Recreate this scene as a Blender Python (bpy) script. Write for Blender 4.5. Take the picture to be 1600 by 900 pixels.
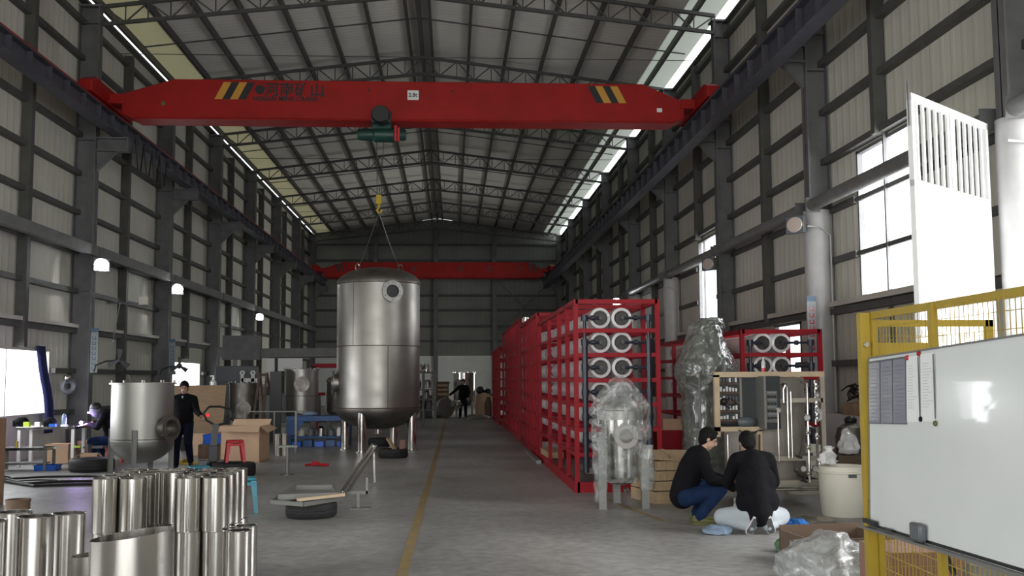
import bpy, bmesh, math, random
from mathutils import Vector, Matrix, noise
random.seed(7)
PI = math.pi
SC = bpy.context.scene
for _o in list(bpy.data.objects): bpy.data.objects.remove(_o)
COL = SC.collection

# ---------------------------------------------------------------- camera
cam_d = bpy.data.cameras.new('camera'); cam = bpy.data.objects.new('camera', cam_d); COL.objects.link(cam)
YAW, PITCH, ROLL = 0.0588, 0.0880, -0.0058
fw = Vector((math.sin(YAW)*math.cos(PITCH), math.cos(YAW)*math.cos(PITCH), math.sin(PITCH)))
rt = Vector((math.cos(YAW), -math.sin(YAW), 0)); up = rt.cross(fw)
r2 = rt*math.cos(ROLL)+up*math.sin(ROLL); u2 = -rt*math.sin(ROLL)+up*math.cos(ROLL)
mw = Matrix((r2, u2, -fw)).transposed().to_4x4(); mw.translation = (0, 0, 1.75)
cam.matrix_world = mw
cam_d.sensor_width = 36; cam_d.lens = 36*1600/1600; cam_d.clip_end = 300; cam_d.clip_start = .05
SC.camera = cam

# ---------------------------------------------------------------- exposure, sky, lights
SC.view_settings.view_transform = 'Standard'; SC.view_settings.look = 'None'
SC.view_settings.exposure = 0.0; SC.view_settings.gamma = 1; SC.view_settings.use_curve_mapping = False
w = bpy.data.worlds.new('overcast_sky'); SC.world = w; w.use_nodes = True
_n = w.node_tree.nodes; _l = w.node_tree.links
bg = _n['Background']
_tc = _n.new('ShaderNodeTexCoord'); _sep = _n.new('ShaderNodeSeparateXYZ'); _cr = _n.new('ShaderNodeValToRGB')
_l.new(_tc.outputs['Generated'], _sep.inputs[0]); _l.new(_sep.outputs['Z'], _cr.inputs[0])
_cr.color_ramp.elements[0].color = (.82, .86, .90, 1); _cr.color_ramp.elements[1].color = (.95, .98, 1, 1)
_l.new(_cr.outputs[0], bg.inputs['Color']); bg.inputs['Strength'].default_value = 3.2

def area(name, loc, target, sx, sy, power, color):
    d = bpy.data.lights.new(name, 'AREA'); d.shape = 'RECTANGLE'; d.size = sx; d.size_y = sy; d.energy = power; d.color = color
    o = bpy.data.objects.new(name, d); COL.objects.link(o); o.location = loc
    o.rotation_euler = (Vector(target)-Vector(loc)).to_track_quat('-Z', 'Y').to_euler()
    return o
# overcast daylight arriving through seen openings and added, unseen ones (each stands outside its opening)
area('fill_behind_camera', (-1, -9.6, 4.0), (-1, 20, 8.0), 13, 8, 1450, (1, .985, .93))  # added fill; the gate behind the camera is assumed and out of view
area('daylight_near_side_gate', (9.4, 9.8, 3.0), (4.5, 13.0, 2.6), 4.4, 4.6, 720, (1, .99, .97))
area('fill_unseen_left_window', (-10.6, 7.5, 2.4), (0, 7.5, 1.4), 7, 2.8, 420, (1, .99, .96))  # added to brighten the whiteboard; its window is out of view
area('fill_far_right', (8.4, 55, 2.6), (0, 55, 1.8), 5, 4.2, 720, (1, 1, .96))  # added to brighten the far end; no door is seen there
area('daylight_side_gate', (8.3, 15.5, 3.6), (0, 15.5, 2.6), 5, 5, 700, (.95, .97, 1))
area('daylight_wall_slot', (8.2, 29.4, 3.4), (0, 29.4, 2.0), 2.2, 4.6, 260, (.95, .97, 1))
area('daylight_left_window', (-10.2, 21.6, 1.8), (0, 21.6, 1.0), 5, 1.8, 210, (.95, .97, 1))
area('daylight_left_window_far', (-10.2, 37.5, 1.8), (0, 37.5, 1.0), 3.6, 1.5, 120, (.95, .97, 1))

# ---------------------------------------------------------------- materials
def mat(name, col=(.5,.5,.5), rough=.5, metal=0, spec=.5, noise_amt=0, noise_scale=5, bump=0, bump_scale=20,
        stretch=(1,1,1), emit=None, estr=0, alpha=None, trans=0, rvar=0, col2=None, coat=0):
    m = bpy.data.materials.new(name); m.use_nodes = True
    nt = m.node_tree; N = nt.nodes; L = nt.links; b = N['Principled BSDF']
    b.inputs['Base Color'].default_value = (*col, 1); b.inputs['Roughness'].default_value = rough
    b.inputs['Metallic'].default_value = metal; b.inputs['Specular IOR Level'].default_value = spec
    b.inputs['Coat Weight'].default_value = coat
    if trans: b.inputs['Transmission Weight'].default_value = trans
    if alpha is not None: b.inputs['Alpha'].default_value = alpha
    if emit: b.inputs['Emission Color'].default_value = (*emit, 1); b.inputs['Emission Strength'].default_value = estr
    if noise_amt or bump or rvar:
        tc = N.new('ShaderNodeTexCoord'); mp = N.new('ShaderNodeMapping'); mp.inputs['Scale'].default_value = stretch
        L.new(tc.outputs['Object'], mp.inputs[0])
    if noise_amt:
        nz = N.new('ShaderNodeTexNoise'); nz.inputs['Scale'].default_value = noise_scale; nz.inputs['Detail'].default_value = 6
        L.new(mp.outputs[0], nz.inputs['Vector'])
        rp = N.new('ShaderNodeValToRGB'); rp.color_ramp.elements[0].position = .3; rp.color_ramp.elements[1].position = .7
        c2 = col2 or tuple(max(0, c*(1-noise_amt)) for c in col)
        rp.color_ramp.elements[0].color = (*c2, 1); rp.color_ramp.elements[1].color = (*col, 1)
        L.new(nz.outputs[0], rp.inputs[0]); L.new(rp.outputs[0], b.inputs['Base Color'])
    if rvar:
        n3 = N.new('ShaderNodeTexNoise'); n3.inputs['Scale'].default_value = noise_scale*1.7; n3.inputs['Detail'].default_value = 4
        L.new(mp.outputs[0], n3.inputs['Vector'])
        mr = N.new('ShaderNodeMapRange'); mr.inputs[1].default_value = .3; mr.inputs[2].default_value = .7
        mr.inputs[3].default_value = max(.02, rough-rvar); mr.inputs[4].default_value = min(1, rough+rvar)
        L.new(n3.outputs[0], mr.inputs[0]); L.new(mr.outputs[0], b.inputs['Roughness'])
    if bump:
        n2 = N.new('ShaderNodeTexNoise'); n2.inputs['Scale'].default_value = bump_scale; n2.inputs['Detail'].default_value = 5
        L.new(mp.outputs[0], n2.inputs['Vector'])
        bp = N.new('ShaderNodeBump'); bp.inputs['Strength'].default_value = bump; bp.inputs['Distance'].default_value = .02
        L.new(n2.outputs[0], bp.inputs['Height']); L.new(bp.outputs[0], b.inputs['Normal'])
    return m

def ribbed(name, col, axis, scale, rough=.55, dirt=.25, str_=.5):
    """profiled sheet: trapezoid ribs as bump, faint dirt"""
    m = mat(name, col, rough, noise_amt=dirt, noise_scale=.6)
    nt = m.node_tree; N = nt.nodes; L = nt.links
    tc = N.new('ShaderNodeTexCoord'); sp = N.new('ShaderNodeSeparateXYZ'); L.new(tc.outputs['Object'], sp.inputs[0])
    mu = N.new('ShaderNodeMath'); mu.operation = 'MULTIPLY'; mu.inputs[1].default_value = 2*PI/scale; L.new(sp.outputs[axis], mu.inputs[0])
    si = N.new('ShaderNodeMath'); si.operation = 'SINE'; L.new(mu.outputs[0], si.inputs[0])
    cl = N.new('ShaderNodeMapRange'); cl.inputs[1].default_value = .2; cl.inputs[2].default_value = .8; L.new(si.outputs[0], cl.inputs[0])
    bp = N.new('ShaderNodeBump'); bp.inputs['Strength'].default_value = str_; bp.inputs['Distance'].default_value = .03
    L.new(cl.outputs[0], bp.inputs['Height']); L.new(bp.outputs[0], N['Principled BSDF'].inputs['Normal'])
    return m

def film(name, tint, opaq, rough=.12, bscale=9, bstr=.9):
    """creased plastic film: part clear, part glossy"""
    m = bpy.data.materials.new(name); m.use_nodes = True; nt = m.node_tree; N = nt.nodes; L = nt.links
    b = N['Principled BSDF']; out = N['Material Output']
    b.inputs['Base Color'].default_value = (*tint, 1); b.inputs['Roughness'].default_value = rough; b.inputs['Specular IOR Level'].default_value = 1.0; b.inputs['Coat Weight'].default_value = 1.0; b.inputs['Coat Roughness'].default_value = .04
    tc = N.new('ShaderNodeTexCoord'); vz = N.new('ShaderNodeTexNoise'); vz.inputs['Scale'].default_value = bscale; vz.inputs['Detail'].default_value = 7
    vz.inputs['Distortion'].default_value = 1.2; L.new(tc.outputs['Object'], vz.inputs['Vector'])
    bp = N.new('ShaderNodeBump'); bp.inputs['Strength'].default_value = bstr; bp.inputs['Distance'].default_value = .05
    L.new(vz.outputs[0], bp.inputs['Height']); L.new(bp.outputs[0], b.inputs['Normal'])
    tr = N.new('ShaderNodeBsdfTransparent'); tr.inputs['Color'].default_value = (.96, .97, .97, 1)
    n2 = N.new('ShaderNodeTexNoise'); n2.inputs['Scale'].default_value = 6; n2.inputs['Detail'].default_value = 5; L.new(tc.outputs['Object'], n2.inputs['Vector'])
    mr = N.new('ShaderNodeMapRange'); mr.inputs[1].default_value = .35; mr.inputs[2].default_value = .65
    mr.inputs[3].default_value = max(0, opaq-.2); mr.inputs[4].default_value = min(1, opaq+.2); L.new(n2.outputs[0], mr.inputs[0])
    mx = N.new('ShaderNodeMixShader'); L.new(mr.outputs[0], mx.inputs[0]); L.new(tr.outputs[0], mx.inputs[1]); L.new(b.outputs[0], mx.inputs[2])
    L.new(mx.outputs[0], out.inputs['Surface'])
    return m

def translucent(name, col):
    m = bpy.data.materials.new(name); m.use_nodes = True; nt = m.node_tree; N = nt.nodes; L = nt.links
    out = N['Material Output']; t = N.new('ShaderNodeBsdfTranslucent'); t.inputs['Color'].default_value = (*col, 1)
    d = N['Principled BSDF']; d.inputs['Base Color'].default_value = (*col, 1); d.inputs['Roughness'].default_value = .5
    mx = N.new('ShaderNodeMixShader'); mx.inputs[0].default_value = .5
    L.new(t.outputs[0], mx.inputs[1]); L.new(d.outputs[0], mx.inputs[2]); L.new(mx.outputs[0], out.inputs['Surface'])
    return m

M = dict(
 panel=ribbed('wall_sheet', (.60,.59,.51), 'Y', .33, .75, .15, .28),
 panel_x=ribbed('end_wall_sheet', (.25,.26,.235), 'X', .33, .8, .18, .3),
 roof=ribbed('roof_sheet', (.80,.79,.72), 'Y', .25, .75, .16, .3),
 skylight=translucent('translucent_sheet', (.62,.64,.60)),
 skylight_old=translucent('yellowed_translucent_sheet', (.46,.44,.34)),
 steel_dark=mat('grey_painted_steel', (.15,.15,.155), .5, noise_amt=.3, noise_scale=3),
 girt=mat('dark_girt_steel', (.085,.085,.08), .6, noise_amt=.3, noise_scale=4),
 rail_blue=mat('runway_beam_paint', (.075,.075,.095), .5, noise_amt=.35, noise_scale=3),
 casing=mat('pale_grey_tube_paint', (.50,.50,.50), .38, noise_amt=.2, noise_scale=2.5, bump=.1, bump_scale=3),
 tie=mat('tie_tube_paint', (.17,.17,.165), .5, noise_amt=.3, noise_scale=3),
 cream=mat('cream_flashing', (.52,.50,.45), .5),
 white_wall=mat('white_plaster', (.80,.82,.78), .8, noise_amt=.10, noise_scale=1.5),
 red=mat('crane_red_paint', (.36,.010,.008), .5, spec=.25, noise_amt=.25, noise_scale=2),
 red_rack=mat('rack_red_paint', (.33,.006,.016), .5, spec=.25, noise_amt=.15, noise_scale=3),
 black=mat('black_paint', (.012,.012,.014), .4),
 yellow=mat('yellow_paint', (.42,.29,.025), .45, noise_amt=.2, noise_scale=4),
 orange=mat('stripe_orange', (.55,.27,.03), .5),
 line=mat('worn_yellow_line', (.34,.22,.06), .6, noise_amt=.55, noise_scale=8, col2=(.20,.17,.12)),
 green=mat('hoist_green', (.012,.055,.045), .4),
 steel=mat('stainless_polished', (.62,.60,.57), .16, 1, noise_amt=.12, noise_scale=2, rvar=.08, stretch=(3,3,.4)),
 steel_brush=mat('stainless_brushed', (.37,.365,.34), .44, 1, noise_amt=.15, noise_scale=1.4, rvar=.05, stretch=(1,1,.6)),
 steel_tank=mat('stainless_pickled', (.36,.345,.315), .43, 1, noise_amt=.2, noise_scale=1.3, rvar=.05, stretch=(1,1,1.4)),
 steel_head=mat('stainless_dished', (.27,.25,.225), .5, 1, noise_amt=.4, noise_scale=3, rvar=.1),
 steel_inside=mat('stainless_dull', (.45,.42,.38), .42, 1, noise_amt=.3, noise_scale=3),
 weld=mat('weld_seam', (.16,.12,.09), .6, .6, noise_amt=.5, noise_scale=12),
 vessel=mat('white_fibreglass', (.70,.70,.70), .38, noise_amt=.08, noise_scale=4, coat=.3),
 vessel_wrap=mat('white_wrapped_end', (.78,.78,.79), .22, bump=.5, bump_scale=14, coat=.6),
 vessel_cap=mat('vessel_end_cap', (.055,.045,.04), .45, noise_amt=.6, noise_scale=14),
 pipe_black=mat('dark_blue_plastic_pipe', (.022,.026,.045), .33),
 rubber=mat('tyre_rubber', (.018,.018,.02), .7, noise_amt=.4, noise_scale=8, bump=.3, bump_scale=30),
 cardboard=mat('cardboard', (.66,.45,.30), .8, noise_amt=.12, noise_scale=5),
 cardboard_dark=mat('cardboard_brown', (.26,.15,.085), .8, noise_amt=.2, noise_scale=5),
 plywood=mat('plywood', (.27,.18,.10), .7, noise_amt=.25, noise_scale=3, stretch=(1,1,6)),
 wood=mat('raw_timber', (.48,.33,.19), .7, noise_amt=.3, noise_scale=6, stretch=(1,1,8)),
 wood_x=mat('crate_timber', (.50,.36,.22), .7, noise_amt=.3, noise_scale=6, stretch=(8,1,1)),
 pine=mat('pale_pine', (.58,.45,.30), .5, noise_amt=.2, noise_scale=6),
 blue=mat('blue_paint', (.012,.075,.24), .4, noise_amt=.3, noise_scale=5),
 blue_tray=mat('blue_plastic', (.012,.12,.62), .35),
 blue_cloth=mat('blue_curtain_cloth', (.008,.012,.07), .85, bump=.4, bump_scale=12),
 teal=mat('teal_plastic', (.03,.22,.30), .35),
 red_plastic=mat('red_plastic', (.50,.012,.022), .28),
 white_plastic=mat('white_plastic', (.86,.83,.72), .4, noise_amt=.05, noise_scale=3),
 white_paint=mat('white_paint', (.74,.74,.74), .4),
 gate_white=mat('gate_white_paint', (.80,.81,.82), .45),
 board=mat('whiteboard_enamel', (.80,.84,.84), .16, noise_amt=.05, noise_scale=2, coat=.4),
 alu=mat('aluminium', (.20,.20,.19), .45, .35),
 sleeve=mat('grey_plastic_sleeve', (.30,.31,.38), .12, coat=1),
 paper=mat('paper', (.80,.83,.83), .8), ink=mat('faint_ink', (.40,.42,.43), .8),
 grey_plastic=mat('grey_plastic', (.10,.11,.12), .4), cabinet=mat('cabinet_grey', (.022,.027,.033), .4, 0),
 skin=mat('skin', (.42,.25,.18), .5), hair=mat('black_hair', (.005,.0045,.0045), .7, spec=.15, bump=.5, bump_scale=60),
 jacket=mat('black_jacket', (.005,.005,.007), .85, spec=.15, bump=.7, bump_scale=14),
 navy=mat('navy_trousers', (.006,.008,.022), .85, spec=.15, bump=.6, bump_scale=14),
 jeans=mat('blue_jeans', (.010,.026,.075), .85, spec=.15, noise_amt=.4, noise_scale=9, bump=.6, bump_scale=16),
 grey_trousers=mat('pale_grey_trousers', (.42,.46,.50), .8, bump=.6, bump_scale=14),
 white_sole=mat('white_sole', (.7,.7,.7), .5), olive=mat('olive_trainer', (.10,.10,.03), .6),
 shirt=mat('white_shirt', (.6,.6,.62), .8),
 wrap_clear=film('clear_wrap_film', (.72,.74,.73), .26, .05, 12, 1.0),
 wrap_grey=film('layered_wrap_film', (.15,.16,.145), .90, .07, 7, 1.0),
 bag_clear=film('clear_bag_film', (.55,.57,.57), .50, .08, 8, 1.0),
 bubble=mat('crumpled_blue_cloth', (.22,.30,.42), .6, bump=.8, bump_scale=18),
 blue_bag=mat('blue_bag_film', (.01,.12,.42), .3, bump=.9, bump_scale=14),
 green_bag=mat('green_bag_film', (.10,.20,.10), .3, bump=.9, bump_scale=14),
 foil=mat('shiny_foil', (.7,.7,.68), .18, .9, bump=1, bump_scale=12),
 pink=mat('pinkish_board', (.30,.165,.125), .7, noise_amt=.1, noise_scale=4),
 rust=mat('rusty_brown_steel', (.14,.085,.055), .7, noise_amt=.5, noise_scale=9),
 lamp=mat('lit_lamp_lens', (1,1,1), .5, emit=(.92,.97,1), estr=45),
 lamp_off=mat('unlit_lamp_lens', (.5,.42,.38), .15, coat=1),
 arc=mat('welding_arc', (1,1,1), .5, emit=(.62,.45,1), estr=60),
 red_led=mat('red_button', (.6,0,.02), .4, emit=(1,.02,.03), estr=1.5),
 glass=mat('gauge_glass', (.6,.62,.62), .1, coat=1),
 brass=mat('yellow_hook', (.55,.38,.03), .4), cable=mat('black_cable', (.012,.012,.013), .45),
 chain=mat('sling_steel', (.12,.12,.12), .4, .7), chartreuse=mat('lime_plastic', (.45,.6,.05), .4),
 navy_tray=mat('navy_tray', (.01,.02,.12), .4),
 sign_blue=mat('sign_blue', (.06,.12,.20), .5), sign_white=mat('sign_white', (.26,.29,.30), .5),
 plate_dull=mat('dull_plate', (.40,.36,.32), .6, .25, noise_amt=.35, noise_scale=2.5, rvar=.1),
 outsole=mat('grey_outsole', (.10,.10,.11), .6),
 carton_brown=mat('brown_carton', (.14,.095,.065), .8),
 ground=mat('outside_concrete', (.35,.34,.32), .8, noise_amt=.2, noise_scale=.5),
 tube_steel=mat('satin_tube_steel', (.50,.45,.38), .38, .7, noise_amt=.2, noise_scale=4),
 steel_rolled=mat('rolled_sheet_steel', (.52,.50,.47), .24, 1, noise_amt=.2, noise_scale=2, rvar=.06, stretch=(4,4,.3)),
 curtain_film=mat('milky_curtain', (.5,.52,.5), .5))

def floor_material():
    m = mat('worn_concrete', (.30,.295,.285), .42); nt = m.node_tree; N = nt.nodes; L = nt.links; b = N['Principled BSDF']
    tc = N.new('ShaderNodeTexCoord')
    def nz(s, d, dist=0, sc=(1,1,1)):
        mp = N.new('ShaderNodeMapping'); mp.inputs['Scale'].default_value = sc; L.new(tc.outputs['Object'], mp.inputs[0])
        n = N.new('ShaderNodeTexNoise'); n.inputs['Scale'].default_value = s; n.inputs['Detail'].default_value = d; n.inputs['Distortion'].default_value = dist
        L.new(mp.outputs[0], n.inputs['Vector']); return n
    a = nz(.35, 6, .6); r = N.new('ShaderNodeValToRGB'); r.color_ramp.elements[0].position = .32; r.color_ramp.elements[1].position = .68
    r.color_ramp.elements[0].color = (.205,.20,.195,1); r.color_ramp.elements[1].color = (.36,.355,.345,1); L.new(a.outputs[0], r.inputs[0])
    c = nz(9, 8); mx = N.new('ShaderNodeMix'); mx.data_type = 'RGBA'; mx.blend_type = 'OVERLAY'; mx.inputs[0].default_value = .5
    L.new(r.outputs[0], mx.inputs[6]); L.new(c.outputs[0], mx.inputs[7]); L.new(mx.outputs[2], b.inputs['Base Color'])
    e = nz(.8, 5, 0, (1, .35, 1)); mr = N.new('ShaderNodeMapRange'); mr.inputs[1].default_value = .3; mr.inputs[2].default_value = .7
    mr.inputs[3].default_value = .30; mr.inputs[4].default_value = .58; L.new(e.outputs[0], mr.inputs[0]); L.new(mr.outputs[0], b.inputs['Roughness'])
    bp = N.new('ShaderNodeBump'); bp.inputs['Strength'].default_value = .12; bp.inputs['Distance'].default_value = .01
    L.new(c.outputs[0], bp.inputs['Height']); L.new(bp.outputs[0], b.inputs['Normal'])
    return m
M['floor'] = floor_material()

# ---------------------------------------------------------------- mesh helpers
class MB:
    def __init__(s): s.bm = bmesh.new()
    def _add(s, verts, faces):
        vs = [s.bm.verts.new(v) for v in verts]
        for f in faces:
            try: s.bm.faces.new([vs[i] for i in f])
            except ValueError: pass
        return s
    def box(s, x0, x1, y0, y1, z0, z1):
        v = [(x,y,z) for z in (z0,z1) for y in (y0,y1) for x in (x0,x1)]
        return s._add(v, [(0,2,3,1),(4,5,7,6),(0,1,5,4),(2,6,7,3),(0,4,6,2),(1,3,7,5)])
    def cbox(s, c, sz, rz=0, rx=0, ry=0):
        R = Matrix.Rotation(rz,3,'Z') @ Matrix.Rotation(ry,3,'Y') @ Matrix.Rotation(rx,3,'X')
        v = [Vector(c)+R@Vector((x*sz[0]/2,y*sz[1]/2,z*sz[2]/2)) for z in (-1,1) for y in (-1,1) for x in (-1,1)]
        return s._add(v, [(0,2,3,1),(4,5,7,6),(0,1,5,4),(2,6,7,3),(0,4,6,2),(1,3,7,5)])
    def bar(s, p, q, w, h=None, up=(0,0,1)):
        p, q = Vector(p), Vector(q); h = h or w; d = (q-p).normalized(); u = Vector(up)
        if abs(d.dot(u)) > .98: u = Vector((0,1,0))
        a = d.cross(u).normalized()*w/2; b = a.cross(d).normalized()*h/2
        v = [p-a-b,p+a-b,p+a+b,p-a+b,q-a-b,q+a-b,q+a+b,q-a+b]
        return s._add(v, [(0,3,2,1),(4,5,6,7),(0,1,5,4),(1,2,6,5),(2,3,7,6),(3,0,4,7)])
    def cyl(s, p, q, r, r2=None, seg=14, caps=True):
        p, q = Vector(p), Vector(q); r2 = r if r2 is None else r2; d = (q-p).normalized()
        u = Vector((0,0,1)) if abs(d.z) < .95 else Vector((1,0,0))
        a = d.cross(u).normalized(); b = d.cross(a)
        v = []
        for c, rr in ((p,r),(q,r2)):
            v += [c+(a*math.cos(t)+b*math.sin(t))*rr for t in (2*PI*i/seg for i in range(seg))]
        f = [(i,(i+1)%seg,seg+(i+1)%seg,seg+i) for i in range(seg)]
        if caps: f += [tuple(range(seg))[::-1], tuple(range(seg,2*seg))]
        return s._add(v, f)
    def tube(s, pts, r, seg=8):
        pts = [Vector(p) for p in pts]; n = len(pts); rings = []; prev = None
        for i, p in enumerate(pts):
            d = (pts[min(i+1,n-1)]-pts[max(i-1,0)]).normalized()
            if prev is None:
                u = Vector((0,0,1)) if abs(d.z) < .9 else Vector((1,0,0)); a = d.cross(u).normalized()
            else: a = (prev-d*prev.dot(d)).normalized()
            prev = a; b = d.cross(a)
            rings.append([s.bm.verts.new(p+(a*math.cos(2*PI*k/seg)+b*math.sin(2*PI*k/seg))*r) for k in range(seg)])
        for A, B in zip(rings, rings[1:]):
            for k in range(seg): s.bm.faces.new((A[k],A[(k+1)%seg],B[(k+1)%seg],B[k]))
        s.bm.faces.new(rings[0][::-1]); s.bm.faces.new(rings[-1]); return s
    def lathe(s, prof, c=(0,0,0), seg=32, axis=(0,0,1), jitter=None, sx=1, sy=1):
        ax = Vector(axis).normalized(); q = Vector((0,0,1)).rotation_difference(ax); c = Vector(c); rings = []
        for r, z in prof:
            if r < 1e-5: rings.append([s.bm.verts.new(c+q@Vector((0,0,z)))])
            else:
                R = []
                for k in range(seg):
                    t = 2*PI*k/seg; p = Vector((r*math.cos(t)*sx, r*math.sin(t)*sy, z))
                    if jitter: p = jitter(p)
                    R.append(s.bm.verts.new(c+q@p))
                rings.append(R)
        for A, B in zip(rings, rings[1:]):
            if len(A)==1 and len(B)==1: continue
            for k in range(seg):
                k2 = (k+1)%seg
                if len(A)==1: s.bm.faces.new((A[0],B[k2],B[k]))
                elif len(B)==1: s.bm.faces.new((A[k],A[k2],B[0]))
                else: s.bm.faces.new((A[k],A[k2],B[k2],B[k]))
        return s
    def ring(s, c, axis, R, r, seg=28, sub=8):
        return s.lathe([(R+r*math.cos(2*PI*i/sub), r*math.sin(2*PI*i/sub)) for i in range(sub+1)], c, seg, axis)
    def disc(s, c, axis, r0, r1, h, seg=28):
        """flat annulus (flange) of thickness h along axis"""
        return s.lathe([(r0,0),(r1,0),(r1,h),(r0,h),(r0,0)], c, seg, axis)
    def ball(s, c, r, seg=14, sc=(1,1,1), rot=None):
        n = 8; R = rot or Matrix.Identity(3); c = Vector(c); rings = []
        for i in range(n+1):
            a = PI*i/n; rr = math.sin(a); z = -math.cos(a)
            if i in (0,n): rings.append([s.bm.verts.new(c+R@Vector((0,0,z*r*sc[2])))])
            else: rings.append([s.bm.verts.new(c+R@Vector((rr*math.cos(2*PI*k/seg)*r*sc[0], rr*math.sin(2*PI*k/seg)*r*sc[1], z*r*sc[2]))) for k in range(seg)])
        for A, B in zip(rings, rings[1:]):
            for k in range(seg):
                k2 = (k+1)%seg
                if len(A)==1: s.bm.faces.new((A[0],B[k2],B[k]))
                elif len(B)==1: s.bm.faces.new((A[k],A[k2],B[0]))
                else: s.bm.faces.new((A[k],A[k2],B[k2],B[k]))
        return s
    def poly(s, pts, off):
        """extrude polygon pts (3D, planar) by vector off"""
        n = len(pts); off = Vector(off); v = [Vector(p) for p in pts]+[Vector(p)+off for p in pts]
        return s._add(v, [tuple(range(n))[::-1], tuple(range(n,2*n))]+[(i,(i+1)%n,n+(i+1)%n,n+i) for i in range(n)])
    def build(s, name, m, parent=None, world=False, smooth=True, bevel=0, soft=False):
        bm = s.bm; bmesh.ops.recalc_face_normals(bm, faces=bm.faces)
        loc = Vector((0,0,0))
        if parent is None:
            xs = [v.co for v in bm.verts]
            mn = Vector([min(c[i] for c in xs) for i in range(3)]); mx = Vector([max(c[i] for c in xs) for i in range(3)])
            loc = Vector(((mn.x+mx.x)/2, (mn.y+mx.y)/2, mn.z)); bmesh.ops.translate(bm, verts=bm.verts, vec=-loc)
        elif world:
            bmesh.ops.translate(bm, verts=bm.verts, vec=-parent_world(parent))
        me = bpy.data.meshes.new(name); bm.to_mesh(me); bm.free()
        if smooth: me.shade_smooth(); me.set_sharp_from_angle(angle=3.1 if soft else .62)
        o = bpy.data.objects.new(name, me); COL.objects.link(o); o.location = loc
        me.materials.append(M[m] if isinstance(m, str) else m)
        if parent: o.parent = parent
        if bevel:
            b = o.modifiers.new('bevel', 'BEVEL'); b.width = bevel; b.segments = 2; b.limit_method = 'ANGLE'
        return o
def parent_world(p):
    v = Vector(p.location)
    while p.parent: p = p.parent; v += Vector(p.location)
    return v
def tag(o, label, cat, group=None, kind=None):
    o['label'] = label; o['category'] = cat
    if group: o['group'] = group
    if kind: o['kind'] = kind
    return o
def thing(name, label, cat, loc=(0,0,0), rz=0, group=None):
    o = bpy.data.objects.new(name, None); COL.objects.link(o); o.location = loc; o.rotation_euler = (0,0,rz); o.empty_display_size = .2
    return tag(o, label, cat, group)
def kids(o): return [c for c in COL.objects if c.parent == o]
def dup(o, loc=None, rz=None, label=None, parent=None):
    c = o.copy(); COL.objects.link(c); c.parent = parent
    if loc is not None: c.location = loc
    if rz is not None: c.rotation_euler = (0,0,rz)
    if label: c['label'] = label
    for ch in kids(o): dup(ch, parent=c)
    return c
def struct(o): o['kind'] = 'structure'; return o
ORD = ['nearest','second nearest','third nearest','fourth nearest','fifth nearest','sixth nearest','seventh nearest','eighth nearest','ninth nearest','tenth nearest']
def text_mesh(body, size, name, m, parent, loc, rot, extrude=.002, bold=0):
    cu = bpy.data.curves.new(name, 'FONT'); cu.body = body; cu.size = size; cu.extrude = extrude; cu.offset = bold
    to = bpy.data.objects.new(name, cu); COL.objects.link(to)
    dg = bpy.context.evaluated_depsgraph_get(); dg.update()
    me = bpy.data.meshes.new_from_object(to.evaluated_get(dg)); me.name = name
    bpy.data.objects.remove(to)
    o = bpy.data.objects.new(name, me); COL.objects.link(o); me.materials.clear(); me.materials.append(M[m])
    o.parent = parent; o.location = loc; o.rotation_euler = rot
    return o
def baked(bmb, name, m, parent, voxel, smooth=6, world=False):
    """fuse a set of overlapping forms into one continuous surface"""
    o = bmb.build(name, m, parent, world=world)
    r = o.modifiers.new('remesh', 'REMESH'); r.mode = 'VOXEL'; r.voxel_size = voxel; r.use_smooth_shade = True
    s = o.modifiers.new('smooth', 'SMOOTH'); s.iterations = smooth; s.factor = .5
    dg = bpy.context.evaluated_depsgraph_get(); dg.update()
    me = bpy.data.meshes.new_from_object(o.evaluated_get(dg)); o.modifiers.clear()
    me.name = name; o.data = me; me.shade_smooth()
    if not me.materials: me.materials.append(M[m])
    return o
# ================================================================ HALL
XWL, XWR = -9.55, 7.5          # wall planes
XCL, XCR = -9.03, 7.05         # inner faces of the columns
RX, Y0, Y1 = -0.98, -8.0, 70.0 # ridge, hall ends
FR = [5.4, 12.4, 19.4, 26.4, 33.4, 40.4, 47.4, 54.4, 61.4, 68.4]

struct(MB().box(XWL-.6, XWR+.6, Y0-.2, Y1+.2, -.3, 0).build('floor', 'floor'))
struct(MB().box(-60, 60, -50, 110, -.4, -.3).build('ground', 'ground'))

def sheet_wall(name, x0, x1, ya, yb, za, zb, holes, m, axis='x'):
    b = MB(); ys = sorted({ya,yb,*[h[0] for h in holes],*[h[1] for h in holes]}); zs = sorted({za,zb,*[h[2] for h in holes],*[h[3] for h in holes]})
    for i in range(len(ys)-1):
        for j in range(len(zs)-1):
            cy, cz = (ys[i]+ys[i+1])/2, (zs[j]+zs[j+1])/2
            if any(h[0]<cy<h[1] and h[2]<cz<h[3] for h in holes): continue
            if axis == 'x': b.box(x0, x1, ys[i], ys[i+1], zs[j], zs[j+1])
            else: b.box(ys[i], ys[i+1], x0, x1, zs[j], zs[j+1])
    return struct(b.build(name, m, smooth=False))
LH = [(4.0,11.0,.95,3.9), (17.5,24.95,.95,2.5), (35.6,39.5,.95,2.43)]  # first hole is unseen, added to pass light onto the whiteboard
RH = [(15.9,18.3,3.05,5.9), (7.6,12.1,0,5.0), (52.5,57.5,0,4.6), (28.3,30.55,1.1,5.85), (21.6,23.4,1.2,2.95)]  # third hole is unseen, added to light the far end
sheet_wall('wall_left', XWL-.08, XWL, Y0, Y1, 0, 11.58, LH, 'panel')
sheet_wall('wall_right', XWR, XWR+.08, Y0, Y1, 0, 11.34, RH, 'panel')
sheet_wall('wall_back', Y1, Y1+.1, XWL, XWR, 3.3, 12.6, [], 'panel_x', 'y')
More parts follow.
